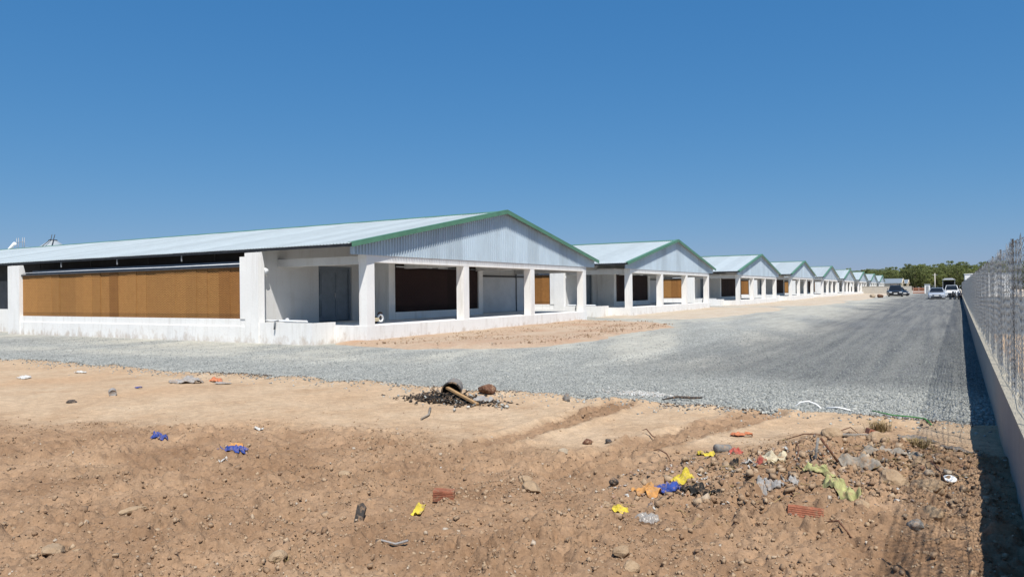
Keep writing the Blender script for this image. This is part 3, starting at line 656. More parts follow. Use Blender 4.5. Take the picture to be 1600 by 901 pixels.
for row, (yy, x0, x1, st, sc) in enumerate(((400, -34, 48, 2.1, .96), (405, -44, 50, 2.3, 1.04), (411, -60, 52, 2.6, 1.08), (418, -75, 54, 2.9, 1.12), (426, -85, 55, 3.2, 1.18))):
    xx = x0
    while xx < x1:
        tree(xx+rt.uniform(-.6, .6), yy+rt.uniform(-1.5, 1.5)+max(0, -12-xx)*1.2, 'leafy green rubber tree in the plantation edge beyond the road', 'rubber trees of the plantation edge', sc*(.93 if xx < -18 else 1.0)); xx += st

n = 26000; x = rng.uniform(-95, 60, n); z = rng.uniform(0, 1, n)**1.3*8.5; y = 433+rng.uniform(-2.5, 2.5, n)+np.maximum(0, -12-x)*1.2
u = rng.normal(size=(n, 3)); u /= np.linalg.norm(u, axis=1)[:, None]; w_ = np.cross(u, rng.normal(size=(n, 3))); w_ /= np.linalg.norm(w_, axis=1)[:, None]; s_ = rng.uniform(.25, .5, (n, 1)); p = np.stack([x, y, z], -1)
V = np.stack([p-u*s_, p+w_*s_*.6, p+u*s_, p-w_*s_*.6], 1).reshape(-1, 3)
tag(link('plantation_undergrowth', np_mesh('plantation_undergrowth', V, np.arange(4*n).reshape(-1, 4)), M['leaf']), 'dense green undergrowth deep in the plantation', kind='stuff')

# ------------------------------------------------------------------ boundary fence
M['wire'] = simple('galvanised_wire', (.27, .29, .31), .45, .3, .35, 9)
F0 = Vector((FA, 0, 0)); FD = Vector((FB, 1, 0)).normalized(); FN = Vector((FD.y, -FD.x, 0))
ft = empty('boundary_fence', (FA, 0, 0), math.atan2(FD.y, FD.x)-math.pi/2); tag(ft, 'chain link fence on a low concrete wall along the right side', 'fence')
def gz(y): return float(base_z(0, y))
PL = 2.5; NP = 48
def mesh_panel(seed):
    r = np.random.default_rng(seed); P_ = .048; dz = .04; nw = int(PL/P_); zs = np.arange(0, 1.46, dz); nz = len(zs)
    y = (np.arange(nw)[:, None]+((np.arange(nz)[None, :]+0) % 2)*1.06)*P_
    z = np.broadcast_to(zs, y.shape)+.0
    ph = r.uniform(0, 6, 4)
    fold = .032*np.sin(y*7.5+ph[0]+.6*np.sin(z*2+ph[1]))*np.sin(y*math.pi/PL)**.5+.014*np.sin(y*19+ph[2]+z*1.2)+.01*fbm(y*1.0, z*1.0, .3, 3, seed)
    x = fold+.004*((np.arange(nw)[:, None]+np.arange(nz)[None, :]) % 2)
    z = z+.02*np.sin(y*3+ph[3])*(z/1.4)+.03*(z > 1.39)*r.uniform(-1, 1, y.shape)
    Pt = np.stack([x, y, z], -1); rad = .0023
    off = np.array([[math.cos(a), math.sin(a), 0] for a in (0, 2.094, 4.189)])*rad
    V = (Pt[:, :, None, :]+off[None, None]).reshape(-1, 3)
    idx = (np.arange(nw)[:, None]*nz+np.arange(nz-1)[None, :])*3
    F = np.stack([np.stack([idx+i, idx+(i+1) % 3, idx+3+(i+1) % 3, idx+3+i], -1) for i in range(3)], 2).reshape(-1, 4)
    me = np_mesh('mesh_panel', V, F); me.materials.append(M['wire']); return me
PM = [mesh_panel(s_) for s_ in (11, 12, 13, 14)]
rf = random.Random(4)
pm = MB().box(.10, .118, -.007, .007, .4, 1.98).mesh('post'); pm.materials.append(M['steel_dark'])
cap = None
for i in range(NP):
    y0 = -3.5+i*PL; z0 = gz(y0+PL/2)*.5+.08-.04
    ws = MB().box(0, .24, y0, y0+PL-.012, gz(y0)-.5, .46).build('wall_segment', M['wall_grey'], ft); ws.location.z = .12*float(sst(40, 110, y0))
    MB().box(-.004, .22, y0, y0+PL-.008, .46, .48).build('wall_coping', M['kerb'], ft).location.z = ws.location.z
    o = link('mesh_panel', rf.choice(PM), None, ft, (.085, y0, .47+ws.location.z))
    if rf.random() < .5: o.scale.y = -1; o.location.y = y0+PL
    link('post', pm, None, ft, (0, y0, ws.location.z))
for zz in (.56, .9, 1.22, 1.33, 1.44, 1.55, 1.66, 1.77, 1.9):
    pts = []; 
    for i in range(NP*3): yy = -3.5+i*PL/3; pts.append((.088+.012*math.sin(i*1.9+zz*9), yy, zz+.02*math.sin(i*2.3+zz*7)+.12*float(sst(40, 110, yy))))
    MB().tube(pts, .0026, 4).build('line_wire', M['wire'], ft)

# ------------------------------------------------------------------ vehicles
def paint(name, c, metal=0, rough=.3): return simple(name, c, rough, metal, .04, 3, coat=.6, spec=.5)
M['glass'] = simple('dark_car_glass', (.012, .014, .017), .08, 0, .1, 3, spec=.5); M['tyre'] = simple('tyre_rubber', (.018, .018, .018), .85); M['chrome'] = simple('bright_metal', (.55, .56, .58), .25, .8); M['lamp'] = simple('headlamp_lens', (.70, .72, .75), .15, .2); M['black'] = simple('black_plastic', (.02, .02, .022), .55)
def car(name, label, cat, loc, rz, col, W, H, Ln, hood, cowl, tail, tailz, roof_r, ride=.2):
    t = empty(name, loc, rz); tag(t, label, cat, 'vehicles parked at the end of the road'); hw = W/2
    def loft(st, name, m, par=None):
        b = MB(); v = []; n = len(st[0][1])
        for y, sec in st: v += [(x, y, z) for x, z in sec]
        f = [(k*n+i, k*n+(i+1) % n, (k+1)*n+(i+1) % n, (k+1)*n+i) for k in range(len(st)-1) for i in range(n)]
        f += [tuple(range(n))[::-1], tuple((len(st)-1)*n+i for i in range(n))]
        b.add(v, f); o = b.build(name, m, par or t)
        mo = o.modifiers.new('bevel', 'BEVEL'); mo.width = .04; mo.segments = 2; mo.limit_method = 'ANGLE'; mo.angle_limit = .5
        for p in o.data.polygons: p.use_smooth = True
        return o
    def sec(w0, z0, w1, zm, w2, z1): return [(-w0, z0), (w0, z0), (w1, z0+.12), (w1, zm), (w2, z1), (-w2, z1), (-w1, zm), (-w1, z0+.12)]
    belt = hood+.08
    body = loft([(0, sec(hw*.78, ride+.06, hw*.84, hood*.62, hw*.74, hood*.78)), (.14, sec(hw*.9, ride, hw*.95, hood*.74, hw*.84, hood*.90)), (.75, sec(hw*.93, ride-.02, hw, hood*.78, hw*.92, hood)), (cowl, sec(hw*.93, ride-.02, hw, hood*.82, hw*.93, belt)), (tail-.1, sec(hw*.93, ride-.02, hw, belt*.82, hw*.93, belt+.03)), (Ln-.15, sec(hw*.9, ride+.02, hw*.96, belt*.82, hw*.88, tailz)), (Ln, sec(hw*.8, ride+.12, hw*.86, belt*.8, hw*.8, tailz-.1))], 'body', col)
    def cs(w1, z1, z0=belt-.03): return [(-w1, z1), (-w1*1.0, z1), (w1, z1), (w1, z1)]
    yA, yB, yC, yD = cowl-.05, cowl+.72, roof_r, tail
    zA, zD = belt-.02, max(tailz, belt)-.02; rw = hw*.70; bw = hw*.91
    v = [(-bw, yA, zA), (bw, yA, zA), (rw, yB, H-.03), (-rw, yB, H-.03), (rw, (yB+yC)/2, H), (-rw, (yB+yC)/2, H), (rw, yC, H-.03), (-rw, yC, H-.03), (bw*.95, yD, zD), (-bw*.95, yD, zD)]
    b = MB().add(v, [(0, 1, 2, 3), (3, 2, 4, 5), (5, 4, 6, 7), (7, 6, 8, 9), (1, 8, 6, 4, 2), (0, 3, 5, 7, 9), (0, 9, 8, 1)]); cab = b.build('cabin', col, t)
    mo = cab.modifiers.new('bevel', 'BEVEL'); mo.width = .05; mo.segments = 2
    def lerp(p, q, s_): return tuple(p[i]+(q[i]-p[i])*s_ for i in range(3))
    def pane(name, q, ins, off):
        c = [sum(p[i] for p in q)/4 for i in range(3)]; o3 = Vector(off)
        v = [Vector(lerp(p, c, ins))+o3*.02 for p in q]+[Vector(lerp(p, c, ins))-o3*.02 for p in q]
        MB().add(v, [(0, 1, 2, 3), (7, 6, 5, 4), (0, 4, 5, 1), (1, 5, 6, 2), (2, 6, 7, 3), (3, 7, 4, 0)]).build(name, M['glass'], cab)
    pane('windscreen', [v[0], v[1], v[2], v[3]], .09, (0, -.7, .7)); pane('rear_window', [v[7], v[6], v[8], v[9]], .12, (0, .7, .7))
    for s_ in (1, -1):
        mid = (yB+yC)/2
        f0 = [(s_*bw*.99, yA+.35, zA+.06), (s_*bw*.98, mid, zA+.06), (s_*rw*1.01, mid, H-.06), (s_*rw*1.01, yB+.02, H-.07)]
        f1 = [(s_*bw*.98, mid+.05, zA+.06), (s_*bw*.96, yD-.35, zA+.06), (s_*rw*1.01, yC, H-.08), (s_*rw*1.01, mid+.05, H-.06)]
        for q in (f0, f1): pane('side_window', q, .06, (s_*.9, 0, .4))
        MB().box(min(s_*hw*.5, s_*hw*.86), max(s_*hw*.5, s_*hw*.86), -.03, .16, hood*.66, hood*.80).build('headlight', M['lamp'], t)
        MB().box(min(s_*hw*.99, s_*(hw+.16)), max(s_*hw*.99, s_*(hw+.16)), cowl+.22, cowl+.32, belt+.02, belt+.16).build('mirror', col, t)
        MB().box(min(s_*hw*.6, s_*hw*.84), max(s_*hw*.6, s_*hw*.84), Ln-.08, Ln+.015, belt*.70, belt*.86).build('tail_light', M['red'], t)
        for yw in (.82, Ln-.85):
            wz = .32; wx = s_*(hw-.10)
            wo = MB().lathe([(.0, -.1), (.2, -.1), (.30, -.09), (.32, -.05), (.32, .05), (.30, .09), (.2, .1), (0, .1)], 20, 'x').build('wheel', M['tyre'], t, (wx, yw, wz))
            MB().lathe([(0, s_*.105), (.19, s_*.112), (.2, s_*.09)], 16, 'x').build('rim', M['chrome'], wo)
    MB().box(-hw*.48, hw*.48, -.02, .1, hood*.60, hood*.74).build('grille', M['black'], t); MB().box(-hw*.62, hw*.62, -.015, .1, ride+.08, ride+.24).build('air_intake', M['black'], t)
    MB().box(-.24, .24, -.035, -.02, ride+.27, ride+.38).build('number_plate', M['white'], t)
    return t
car('parked_car', 'silver sedan parked facing the camera beside the fence', 'car', (-1.1, 100.5, gz(100.5)-.08), 0, paint('silver_car_paint', (.50, .53, .57), .4), 1.80, 1.47, 4.5, .86, 1.25, 3.95, 1.02, 3.1)
car('parked_car', 'black sport utility car parked beside the far sheds', 'car', (-6.5, 121, gz(121)-.08), .06, paint('black_car_paint', (.012, .013, .016), .1), 1.92, 1.80, 4.7, 1.06, 1.2, 4.45, 1.2, 3.95, .26)
car('parked_car', 'white van-like car right of the silver sedan', 'car', (.5, 112, gz(112)-.08), 0, paint('white_car_paint', (.78, .79, .79)), 1.76, 1.72, 4.4, .98, .95, 4.25, 1.1, 3.75)
car('parked_car', 'dark car half hidden behind the black sport utility car', 'car', (-5.75, 131, gz(126)-.06), .5, paint('navy_car_paint', (.012, .016, .024), .1), 1.75, 1.5, 4.4, .86, 1.25, 3.9, 1.0, 3.1)
def scooter(loc, rz, label, col):
    t = empty('motorbike', loc, rz); tag(t, label, 'motorbike', 'motorbikes by the fence')
    for y in (0, 1.25):
        wo = MB().lathe([(.17, -.045), (.25, -.05), (.28, 0), (.25, .05), (.17, .045)], 18, 'x').build('wheel', M['tyre'], t, (0, y, .28)); MB().lathe([(.17, -.03), (.03, -.04), (.03, .04), (.17, .03)], 14, 'x').build('rim', M['chrome'], wo)
    MB().tube([(0, 0, .28), (0, .12, .6), (0, .24, .95)], .035, 6).build('fork', M['chrome'], t)
    MB().tube([(-.33, .32, 1.0), (-.12, .24, 1.02), (.12, .24, 1.02), (.33, .32, 1.0)], .018, 6).build('handlebar', M['black'], t)
    MB().prism([(.02, .55), (.30, .30), (.42, .34), (.36, .6), (.24, 1.02), (.10, 1.0)], 'x', -.16, .16).build('leg_shield', col, t)
    MB().prism([(.40, .30), (1.0, .28), (1.5, .62), (1.55, .74), (.75, .70), (.5, .45)], 'x', -.13, .13).build('body', col, t)
    MB().prism([(.68, .70), (1.45, .74), (1.5, .80), (1.1, .83), (.72, .78)], 'x', -.12, .12).build('seat', M['black'], t)
    MB().lathe([(0, -.05), (.08, -.03), (.09, .03), (0, .04)], 12, 'y', (0, .08, .88)).build('headlight', M['lamp'], t)
    for s_ in (-1, 1):
        m_ = MB().tube([(s_*.25, .3, 1.0), (s_*.3, .28, 1.2)], .008, 5).build('mirror_stem', M['black'], t); MB().lathe([(0, -.012), (.06, -.01), (.06, .01), (0, .012)], 10, 'y', (s_*.3, .28, 1.22)).build('mirror', M['black'], m_)
    MB().tube([(.13, .9, .28), (.15, 1.5, .36)], .045, 8).build('exhaust', M['chrome'], t)
scooter((.72, 98.6, gz(98)-.05), .35, 'black motorbike nearest the silver sedan', M['black']); scooter((1.12, 97.6, gz(98)-.05), -.25, 'dark motorbike parked against the fence', paint('dark_red_paint', (.03, .025, .03)))

# ------------------------------------------------------------------ litter and rubble on the earth
def cl(name, c, rough=.8):
    t = NT(name); t.set(Roughness=rough); v = t.coord('Position')
    a = t.mix(t.ramp(t.noise(v, 16, 5), [(.3, 0.), (.7, 1.)]), tuple(x*.7 for x in c), tuple(x*1.15 for x in c))
    a = t.mix(t.ramp(t.noise(v, 24, 6, .7), [(.50, 0.), (.64, .85)]), a, (.30, .2, .125))      # soil stuck on it
    t.col(a); t.bump(t.noise(v, 45, 5), .008); return t.m
for n_, c in dict(blue=(.025, .06, .27), orange=(.50, .25, .08), yellow=(.56, .44, .05), cream=(.50, .44, .31), rag=(.30, .29, .28), greywood=(.27, .24, .20), tan=(.34, .235, .13), char=(.012, .012, .012), lime=(.52, .52, .50), sackgreen=(.34, .34, .15), brickred=(.34, .13, .075), greystone=(.20, .195, .185), darkstone=(.05, .045, .042), palestone=(.36, .30, .22), rust=(.13, .06, .035), plank=(.36, .22, .10), straw=(.30, .22, .10), redp=(.36, .08, .06), orangep=(.50, .17, .08), shadowgrey=(.17, .155, .14)).items(): M['l_'+n_] = cl('litter_'+n_, c)
t_ = NT('clear_plastic'); t_.set(Roughness=.25, Alpha=.32); t_.b.inputs['Base Color'].default_value = (.42, .41, .39, 1); M['l_clear'] = t_.m
def dz_(x, y): return float(dirt_z(np.array([x]), np.array([y]))[0])
def crumple(name, label, cat, x, y, sx, sy, h, m, seed, rz=0, n=16, grp=None, lift=.0):
    n = max(n, 22)
    u = np.linspace(-1, 1, n); U, V = np.meshgrid(u, u)
    ed = 1+.5*fbm(np.cos(np.arctan2(V, U))*1.6+seed, np.sin(np.arctan2(V, U))*1.6, 1, 3, seed)
    r2 = np.maximum(np.abs(U), np.abs(V))
    X = U*sx*ed*(1-.22*(np.abs(U*V)))+.18*sx*fbm(U+seed, V, .6, 3, seed+1); Y = V*sy*ed*(1-.22*np.abs(U*V))+.18*sy*fbm(U, V+seed, .6, 3, seed+2)
    c_, s_ = math.cos(rz), math.sin(rz); XX = x+c_*X-s_*Y; YY = y+s_*X+c_*Y
    Z = dirt_z(XX, YY)+.024+lift+h*(.28*np.clip(1-r2**2, 0, 1)+1.5*np.clip(.42-np.abs(fbm(U*1.4+seed*.3, V, .7, 3, seed+5)), 0, 1)*np.clip(1.2-r2, 0, 1)*(.5+.5*np.sin(U*2+seed))+.35*fbm(U, V, .35, 2, seed+9))-.004
    Vv = np.stack([XX-x, YY-y, Z-dz_(x, y)], -1).reshape(-1, 3)
    me = np_mesh(name, Vv, grid_faces(n, n), None, False); o = link(name, me, m, None, (x, y, dz_(x, y)))
    mo = o.modifiers.new('thickness', 'SOLIDIFY'); mo.thickness = .004
    return tag(o, label, cat, grp)
def rock(name, label, cat, x, y, sx, sy, sz, m, seed, sink=.3, grp=None, rz=0):
    bm = bmesh.new(); bmesh.ops.create_icosphere(bm, subdivisions=3, radius=1); r = random.Random(seed)
    pl = [(Vector((r.gauss(0, 1), r.gauss(0, 1), r.gauss(0, 1))).normalized(), r.uniform(.55, .85)) for _ in range(9)]
    for v in bm.verts:
        d = v.co.copy()
        for n_, k_ in pl:
            e = v.co.dot(n_)-k_
            if e > 0: v.co -= n_*e*.9
        nn = float(fbm(np.array([d.x*1.7+seed+d.z]), np.array([d.y*1.7-d.z]), .6, 3, seed)[0]); v.co *= 1+.16*nn
        v.co = Vector((v.co.x*sx, v.co.y*sy, v.co.z*sz))
    me = bpy.data.meshes.new(name); bm.to_mesh(me); bm.free()
    o = link(name, me, m, None, (x, y, dz_(x, y)+sz*(1-2*sink)*.8)); o.rotation_euler = (0, 0, rz)
    return tag(o, label, cat, grp)
def soil(): return M['clod_big']
t_ = NT('large_clod'); t_.set(Roughness=.95); v_ = t_.coord('Position'); t_.col(t_.mix(t_.ramp(t_.noise(v_, 9, 6, .7), [(.3, 0.), (.7, 1.)]), (.28, .185, .11), (.42, .31, .20))); t_.bump(t_.noise(v_, 30, 6, .7), .02); M['clod_big'] = t_.m
# left and middle
crumple('white_rag', 'white rag on the pale earth at the far left', 'rag', -16.3, 7.9, .16, .12, .06, M['lime' if 'lime' in M else 'l_lime'], 3)
crumple('white_rag', 'small white scrap beside the gravel edge at upper left', 'rag', -16.4, 9.1, .14, .08, .05, M['l_lime'], 4)
rock('dead_plant', 'dark dried plant lump left of the grey can', 'plant', -11.9, 6.45, .13, .06, .04, M['l_darkstone'], 5, .2)
def can(label, x, y, rz, m, r_=.05, L_=.15):
    o = MB().lathe([(0, -L_/2), (r_, -L_/2), (r_*1.03, -L_/2+.01), (r_*.96, 0), (r_*1.02, L_/2-.01), (r_, L_/2), (r_*.85, L_/2-.012), (0, L_/2-.015)], 16, 'x').build('crushed_can', m, None, (x, y, dz_(x, y)+r_*.8)); o.rotation_euler = (0, .1, rz); return tag(o, label, 'can')
can('grey crushed can lying on the pale earth at left', -12.05, 7.2, -.5, M['l_rag'], .06, .17)
crumple('plastic_packet', 'little blue and white packet near the left gravel edge', 'packet', -12.5, 7.95, .07, .05, .04, M['blue' if 'blue' in M else 'l_blue'], 6)
crumple('cement_sack', 'grey torn sack heaped at the gravel edge at left', 'sack', -12.4, 8.85, .30, .2, .14, M['l_rag'], 7, .4)
crumple('tile_scrap', 'orange plastic scrap beside the grey torn sack', 'scrap', -12.2, 9.35, .14, .12, .08, M['l_orangep'], 8)
crumple('paper_sheet', 'flat grey sheet right of the orange scrap', 'sheet', -11.75, 9.15, .17, .09, .03, M['l_rag'], 9, .5)
crumple('blue_rag', 'small blue rag half buried in brown soil at left', 'rag', -7.8, 5.2, .09, .08, .07, M['l_blue'], 10, 1.0)
crumple('blue_tarp', 'crumpled royal blue tarp scrap lying on brown soil', 'tarp', -6.45, 5.15, .16, .10, .09, M['l_blue'], 11, .5)
crumple('yellow_rag', 'yellow cloth scrap tucked behind the blue tarp', 'rag', -6.62, 5.32, .10, .06, .06, M['l_orange'], 12)
crumple('paper_scrap', 'white paper scrap just below the blue tarp', 'paper', -6.2, 4.82, .05, .03, .025, M['l_lime'], 13)
crumple('paper_strip', 'thin white strip on the border of pale and brown earth', 'paper', -7.25, 6.15, .07, .025, .02, M['l_lime'], 14, .3)
# burnt heap with a bucket
bx_, by_ = -6.75, 9.55
t = empty('burnt_bucket', (bx_, by_, dz_(bx_, by_)+.16)); t.rotation_euler = (.15, 0, .45); t.scale = (1.08, 1.08, 1.08); tag(t, 'sooty bucket on its side in the burnt heap', 'bucket')
MB().lathe([(.14, -.17), (.125, .13), (.115, .15), (0, .15)], 24, 'y').build('shell', M['l_greystone'], t); MB().lathe([(.13, -.165), (.118, .13), (0, .135)], 24, 'y').build('charred_inside', M['l_char'], t)
MB().lathe([(.13, -.175), (.15, -.175), (.15, -.155), (.13, -.155)], 24, 'y').build('rim', M['l_char'], t)
n = 1500; x = rng.normal(-6.6, .38, n); y = rng.normal(9.32, .18, n); S = rng.uniform(.006, .045, n)**1.0
o = lumps('charred_debris', x, y, dirt_z(x, y)+.09*rng.uniform(0, 1, n)*np.exp(-((x+6.6)/.35)**2-((y-9.35)/.2)**2)+rng.uniform(0, .05, n)*np.exp(-((x+6.6)/.5)**2), S, np.zeros(n), M['l_char'], .22, 12); tag(o, 'black charred scraps around the fallen bucket', kind='stuff')
n = 90; x = rng.normal(-6.3, .5, n); y = rng.normal(9.25, .25, n); S = rng.uniform(.01, .035, n)
tag(lumps('ash_scraps', x, y, dirt_z(x, y)+.03, S, rng.uniform(.3, 1, n), M['stone'], .5, 13), 'pale ash and stone scraps in the burnt heap', kind='stuff')
o = MB().bar((-6.72, 9.35, dz_(-6.72, 9.35)+.20), (-5.98, 9.08, dz_(-5.98, 9.08)+.02), .055, .03).build('plank', M['l_plank']); tag(o, 'tan wooden plank leaning out of the burnt heap', 'plank')
o = MB().tube([(-6.3, 8.35, dz_(-6.3, 8.35)+.03), (-6.1, 8.05, dz_(-6.1, 8.05)+.02), (-6.0, 7.75, dz_(-6.0, 7.75)+.02)][::-1], [.012, .016, .018], 6).build('stick', M['l_greywood']); tag(o, 'pale stick in front of the burnt heap', 'stick')
rb = random.Random(12)
for k in range(9):
    a = rb.uniform(0, 6.28); x = -6.65+rb.gauss(0, .28); y = 9.33+rb.gauss(0, .12); L_ = rb.uniform(.15, .38); z0 = dz_(x, y)+.03
    o = MB().tube([(x-math.cos(a)*L_/2, y-math.sin(a)*L_/2, z0), (x, y, z0+rb.uniform(.03, .10)), (x+math.cos(a)*L_/2, y+math.sin(a)*L_/2, z0+rb.uniform(.0, .16))], [.012, .016, .007], 6).build('charred_stick', M['l_char']); tag(o, 'thin black charred stick jutting from the burnt heap', 'stick', 'charred sticks in the burnt heap')
crumple('ash_sheet', 'charred flat sheet left of the fallen bucket', 'scrap', -7.1, 9.35, .2, .12, .12, M['l_char'], 25, .4)
crumple('ash_sheet', 'grey ash-covered scrap right of the fallen bucket', 'scrap', -6.15, 9.4, .2, .1, .10, M['l_rag'], 26, .2)
rock('stone_block', 'brown broken stone block right of the burnt heap', 'stone', -6.4, 10.0, .17, .10, .11, M['l_rust'], 21, .15)
# middle foreground
def hollow_brick(label, x, y, rz, tilt, L_=.19, m=None):
    b = MB(); a, h_ = .085, .085; th = .012
    b.box(-L_/2, L_/2, -a/2, a/2, -h_/2, -h_/2+th).box(-L_/2, L_/2, -a/2, a/2, h_/2-th, h_/2).box(-L_/2, L_/2, -a/2, -a/2+th, -h_/2+th, h_/2-th).box(-L_/2, L_/2, a/2-th, a/2, -h_/2+th, h_/2-th).box(-L_/2+.001, L_/2-.001, -a/2+th, a/2-th, -th/2, th/2).box(-L_/2+.001, L_/2-.001, -th/2, th/2, -h_/2+th, -th/2).box(-L_/2+.001, L_/2-.001, -th/2, th/2, th/2, h_/2-th)
    for k in range(5):
        q = -a/2+.012+k*.0145; b.box(-L_/2+.002, L_/2-.002, q, q+.007, h_/2, h_/2+.003).box(-L_/2+.002, L_/2-.002, -a/2-.003, -a/2, -h_/2+.012+k*.0145, -h_/2+.019+k*.0145)
    o = b.build('hollow_brick', m or M['l_brickred'], None, (x, y, dz_(x, y)+.035)); o.rotation_euler = (tilt, .05, rz); return tag(o, label, 'brick')
hollow_brick('single red hollow brick lying alone in the brown soil', -3.53, 4.85, .5, .05, .17)
hollow_brick('ribbed hollow brick end in the rubbish, grey with mortar below', -.9, 5.65, .15, -.25, .24)
hollow_brick('orange hollow brick with holes on top of the spoil heap', -.73, 8.85, 1.9, .3, .16)
rock('earth_clod', 'dark clod with a shadowed hollow left of centre', 'clod', -4.74, 5.0, .075, .055, .05, soil(), 22, .35)
rock('pebble', 'white pebble on brown soil above the red brick', 'pebble', -4.13, 5.65, .045, .03, .022, M['l_lime'], 23)
o = MB().prism([(-.03, 0), (.03, .0), (.034, .12), (.0, .15), (-.035, .13)], 'y', -.012, .012).build('tile_shard', M['l_darkstone'], None, (-3.75, 4.08, dz_(-3.75, 4.08)-.03)); o.rotation_euler = (-.3, .15, .35); tag(o, 'dark shard standing upright in the soil', 'shard')
crumple('dry_leaf', 'yellow dry leaf below the single red brick', 'leaf', -3.5, 4.48, .035, .05, .03, M['l_yellow'], 24)
o = MB().tube([(-3.17, 3.66, dz_(-3.17, 3.66)+.01), (-3.1, 3.72, dz_(-3.1, 3.72)+.02), (-3.06, 3.80, dz_(-3.06, 3.8)+.03)], [.006, .009, .008], 6).build('twig', M['l_rag']); tag(o, 'short pale twig near the bottom centre', 'twig')
for (x, y, a_, b_, c_, sd, lb) in [(-5.03, 2.6, .11, .07, .045, 31, 'pale flat clod in the bottom left corner'), (-4.9, 2.68, .06, .05, .04, 32, 'rounded clod touching the bottom left flat clod'), (-5.35, 3.35, .12, .05, .03, 33, 'long flat pale clod at lower left'), (-3.6, 3.2, .08, .05, .04, 34, 'loose clod by the roots at the bottom'), (-3.05, 5.45, .11, .09, .06, 35, 'largest pale clod left of the blue and orange cloth'), (-3.2, 5.6, .07, .06, .05, 36, 'pale clod behind the largest pale clod'), (-1.76, 4.3, .07, .055, .045, 37, 'smooth tan rock at the bottom, upper of two'), (-1.64, 4.15, .06, .05, .04, 38, 'smooth tan rock at the bottom, lower of two'), (-.41, 6.7, .17, .13, .10, 39, 'big earth clod right of the yellow-green sack'), (-.14, 6.6, .13, .10, .08, 40, 'big earth clod below the white disc'), (-.2, 7.2, .12, .09, .08, 42, 'clod beside the grey weathered boards'), (-.55, 5.9, .07, .06, .05, 43, 'clod in front of the yellow-green sack'), (-.1, 5.95, .10, .07, .06, 44, 'clod near the fence shadow'), (-1.0, 7.9, .10, .08, .07, 45, 'clod on the left shoulder of the spoil heap'), (-.6, 8.1, .12, .08, .07, 46, 'clod on the crest of the spoil heap'), (-2.3, 5.3, .05, .04, .04, 47, 'small clod left of the orange cloth')]:
    rock('earth_clod', lb, 'clod', x, y, a_, b_, c_, soil(), sd, .3, None, sd*.7)
rock('grey_stone', 'grey stone half buried near the fence shadow', 'stone', -.2, 5.7, .06, .045, .045, M['l_greystone'], 51, .25)
rock('grey_stone', 'grey stone at the gravel edge in the centre', 'stone', -5.0, 10.05, .07, .05, .09, M['l_greystone'], 52, .2)
rock('pale_stone', 'pale pebble in the pale patch at centre', 'stone', -3.32, 6.6, .06, .045, .04, M['l_palestone'], 53, .2)
rock('dark_stone', 'dark stone on pale earth, left of a pair', 'stone', -3.39, 7.3, .06, .05, .035, M['l_rust'], 54, .2)
rock('dark_stone', 'dark stone on pale earth, right of a pair', 'stone', -3.19, 7.42, .05, .04, .035, M['l_darkstone'], 55, .2)
rock('black_stone', 'black stone left of the orange cloth', 'stone', -2.49, 5.9, .045, .04, .04, M['l_darkstone'], 56, .2)
# rubbish, right of centre
crumple('yellow_bag', 'bright yellow bag lying by itself up the slope', 'bag', -1.99, 6.95, .11, .06, .05, M['l_yellow'], 61, .2)
can('dented grey can right of the lone yellow bag', -1.92, 7.28, .9, M['l_greystone'], .045, .16)
crumple('wrapper', 'black and orange wrapper farthest up the rubbish strip', 'wrapper', -2.0, 8.4, .12, .07, .06, M['l_orangep'], 62)
crumple('red_scrap', 'small red scrap in the rubbish strip', 'scrap', -1.74, 7.05, .07, .06, .04, M['l_redp'], 63)
crumple('black_plastic', 'black plastic piece beside the red and white packet', 'plastic', -1.64, 6.52, .06, .06, .08, M['l_char'], 64)
crumple('packet', 'white and red packet in the rubbish strip', 'packet', -1.50, 6.6, .09, .05, .06, M['l_lime'], 65, .5)
crumple('red_scrap', 'red end of the packet in the rubbish strip', 'scrap', -1.42, 6.66, .05, .04, .06, M['l_redp'], 66, .5)
crumple('paper_bag', 'large crumpled cream paper in the rubbish', 'paper', -1.34, 6.85, .12, .13, .08, M['l_cream'], 67, .3, 22)
crumple('orange_cloth', 'orange cloth lying left of the blue cloth', 'cloth', -2.12, 5.74, .11, .10, .09, M['l_orange'], 68, -.6, 20)
crumple('blue_cloth', 'bright blue cloth between orange and yellow cloths', 'cloth', -1.98, 5.82, .07, .13, .10, M['l_blue'], 69, -.5, 20)
crumple('yellow_cloth', 'yellow cloth right of the blue cloth', 'cloth', -1.95, 6.08, .10, .05, .07, M['l_yellow'], 70, .3, 18)
o = MB().tube([(-1.97, 5.9, dz_(-1.97, 5.9)+.03), (-1.82, 5.92, dz_(-1.82, 5.92)+.03)], .022, 10).build('pipe_offcut', M['pvc']); tag(o, 'grey pipe offcut under the yellow cloth', 'pipe')
crumple('wrapper', 'yellow and brown wrapper left of the clear bag', 'wrapper', -2.15, 5.2, .06, .03, .04, M['l_yellow'], 71)
crumple('clear_bag', 'clear plastic bag pressed into the soil at lower centre', 'bag', -1.87, 5.05, .08, .07, .05, M['l_clear'], 72)
crumple('black_rubbish', 'sooty black rubbish below the yellow cloth', 'rubbish', -1.72, 5.85, .14, .06, .05, M['l_char'], 73, .1)
for k, (x, y) in enumerate([(-1.2, 6.05), (-1.1, 6.2), (-1.28, 5.98)]):
    crumple('plastic_scrap', ['grey plastic scrap left of the ribbed hollow brick', 'grey plastic scrap below the wooden stakes', 'smallest grey plastic scrap left of the ribbed brick'][k], 'scrap', x, y, .07, .04, .06, M['l_rag'], 74+k, k)
def polyline(name, label, cat, pts, r_, m, n=6):
    o = MB().tube([(x, y, max(dz_(x, y), float(gravel_z(x, y)))+z) for x, y, z in pts], r_, n).build(name, m); return tag(o, label, cat)
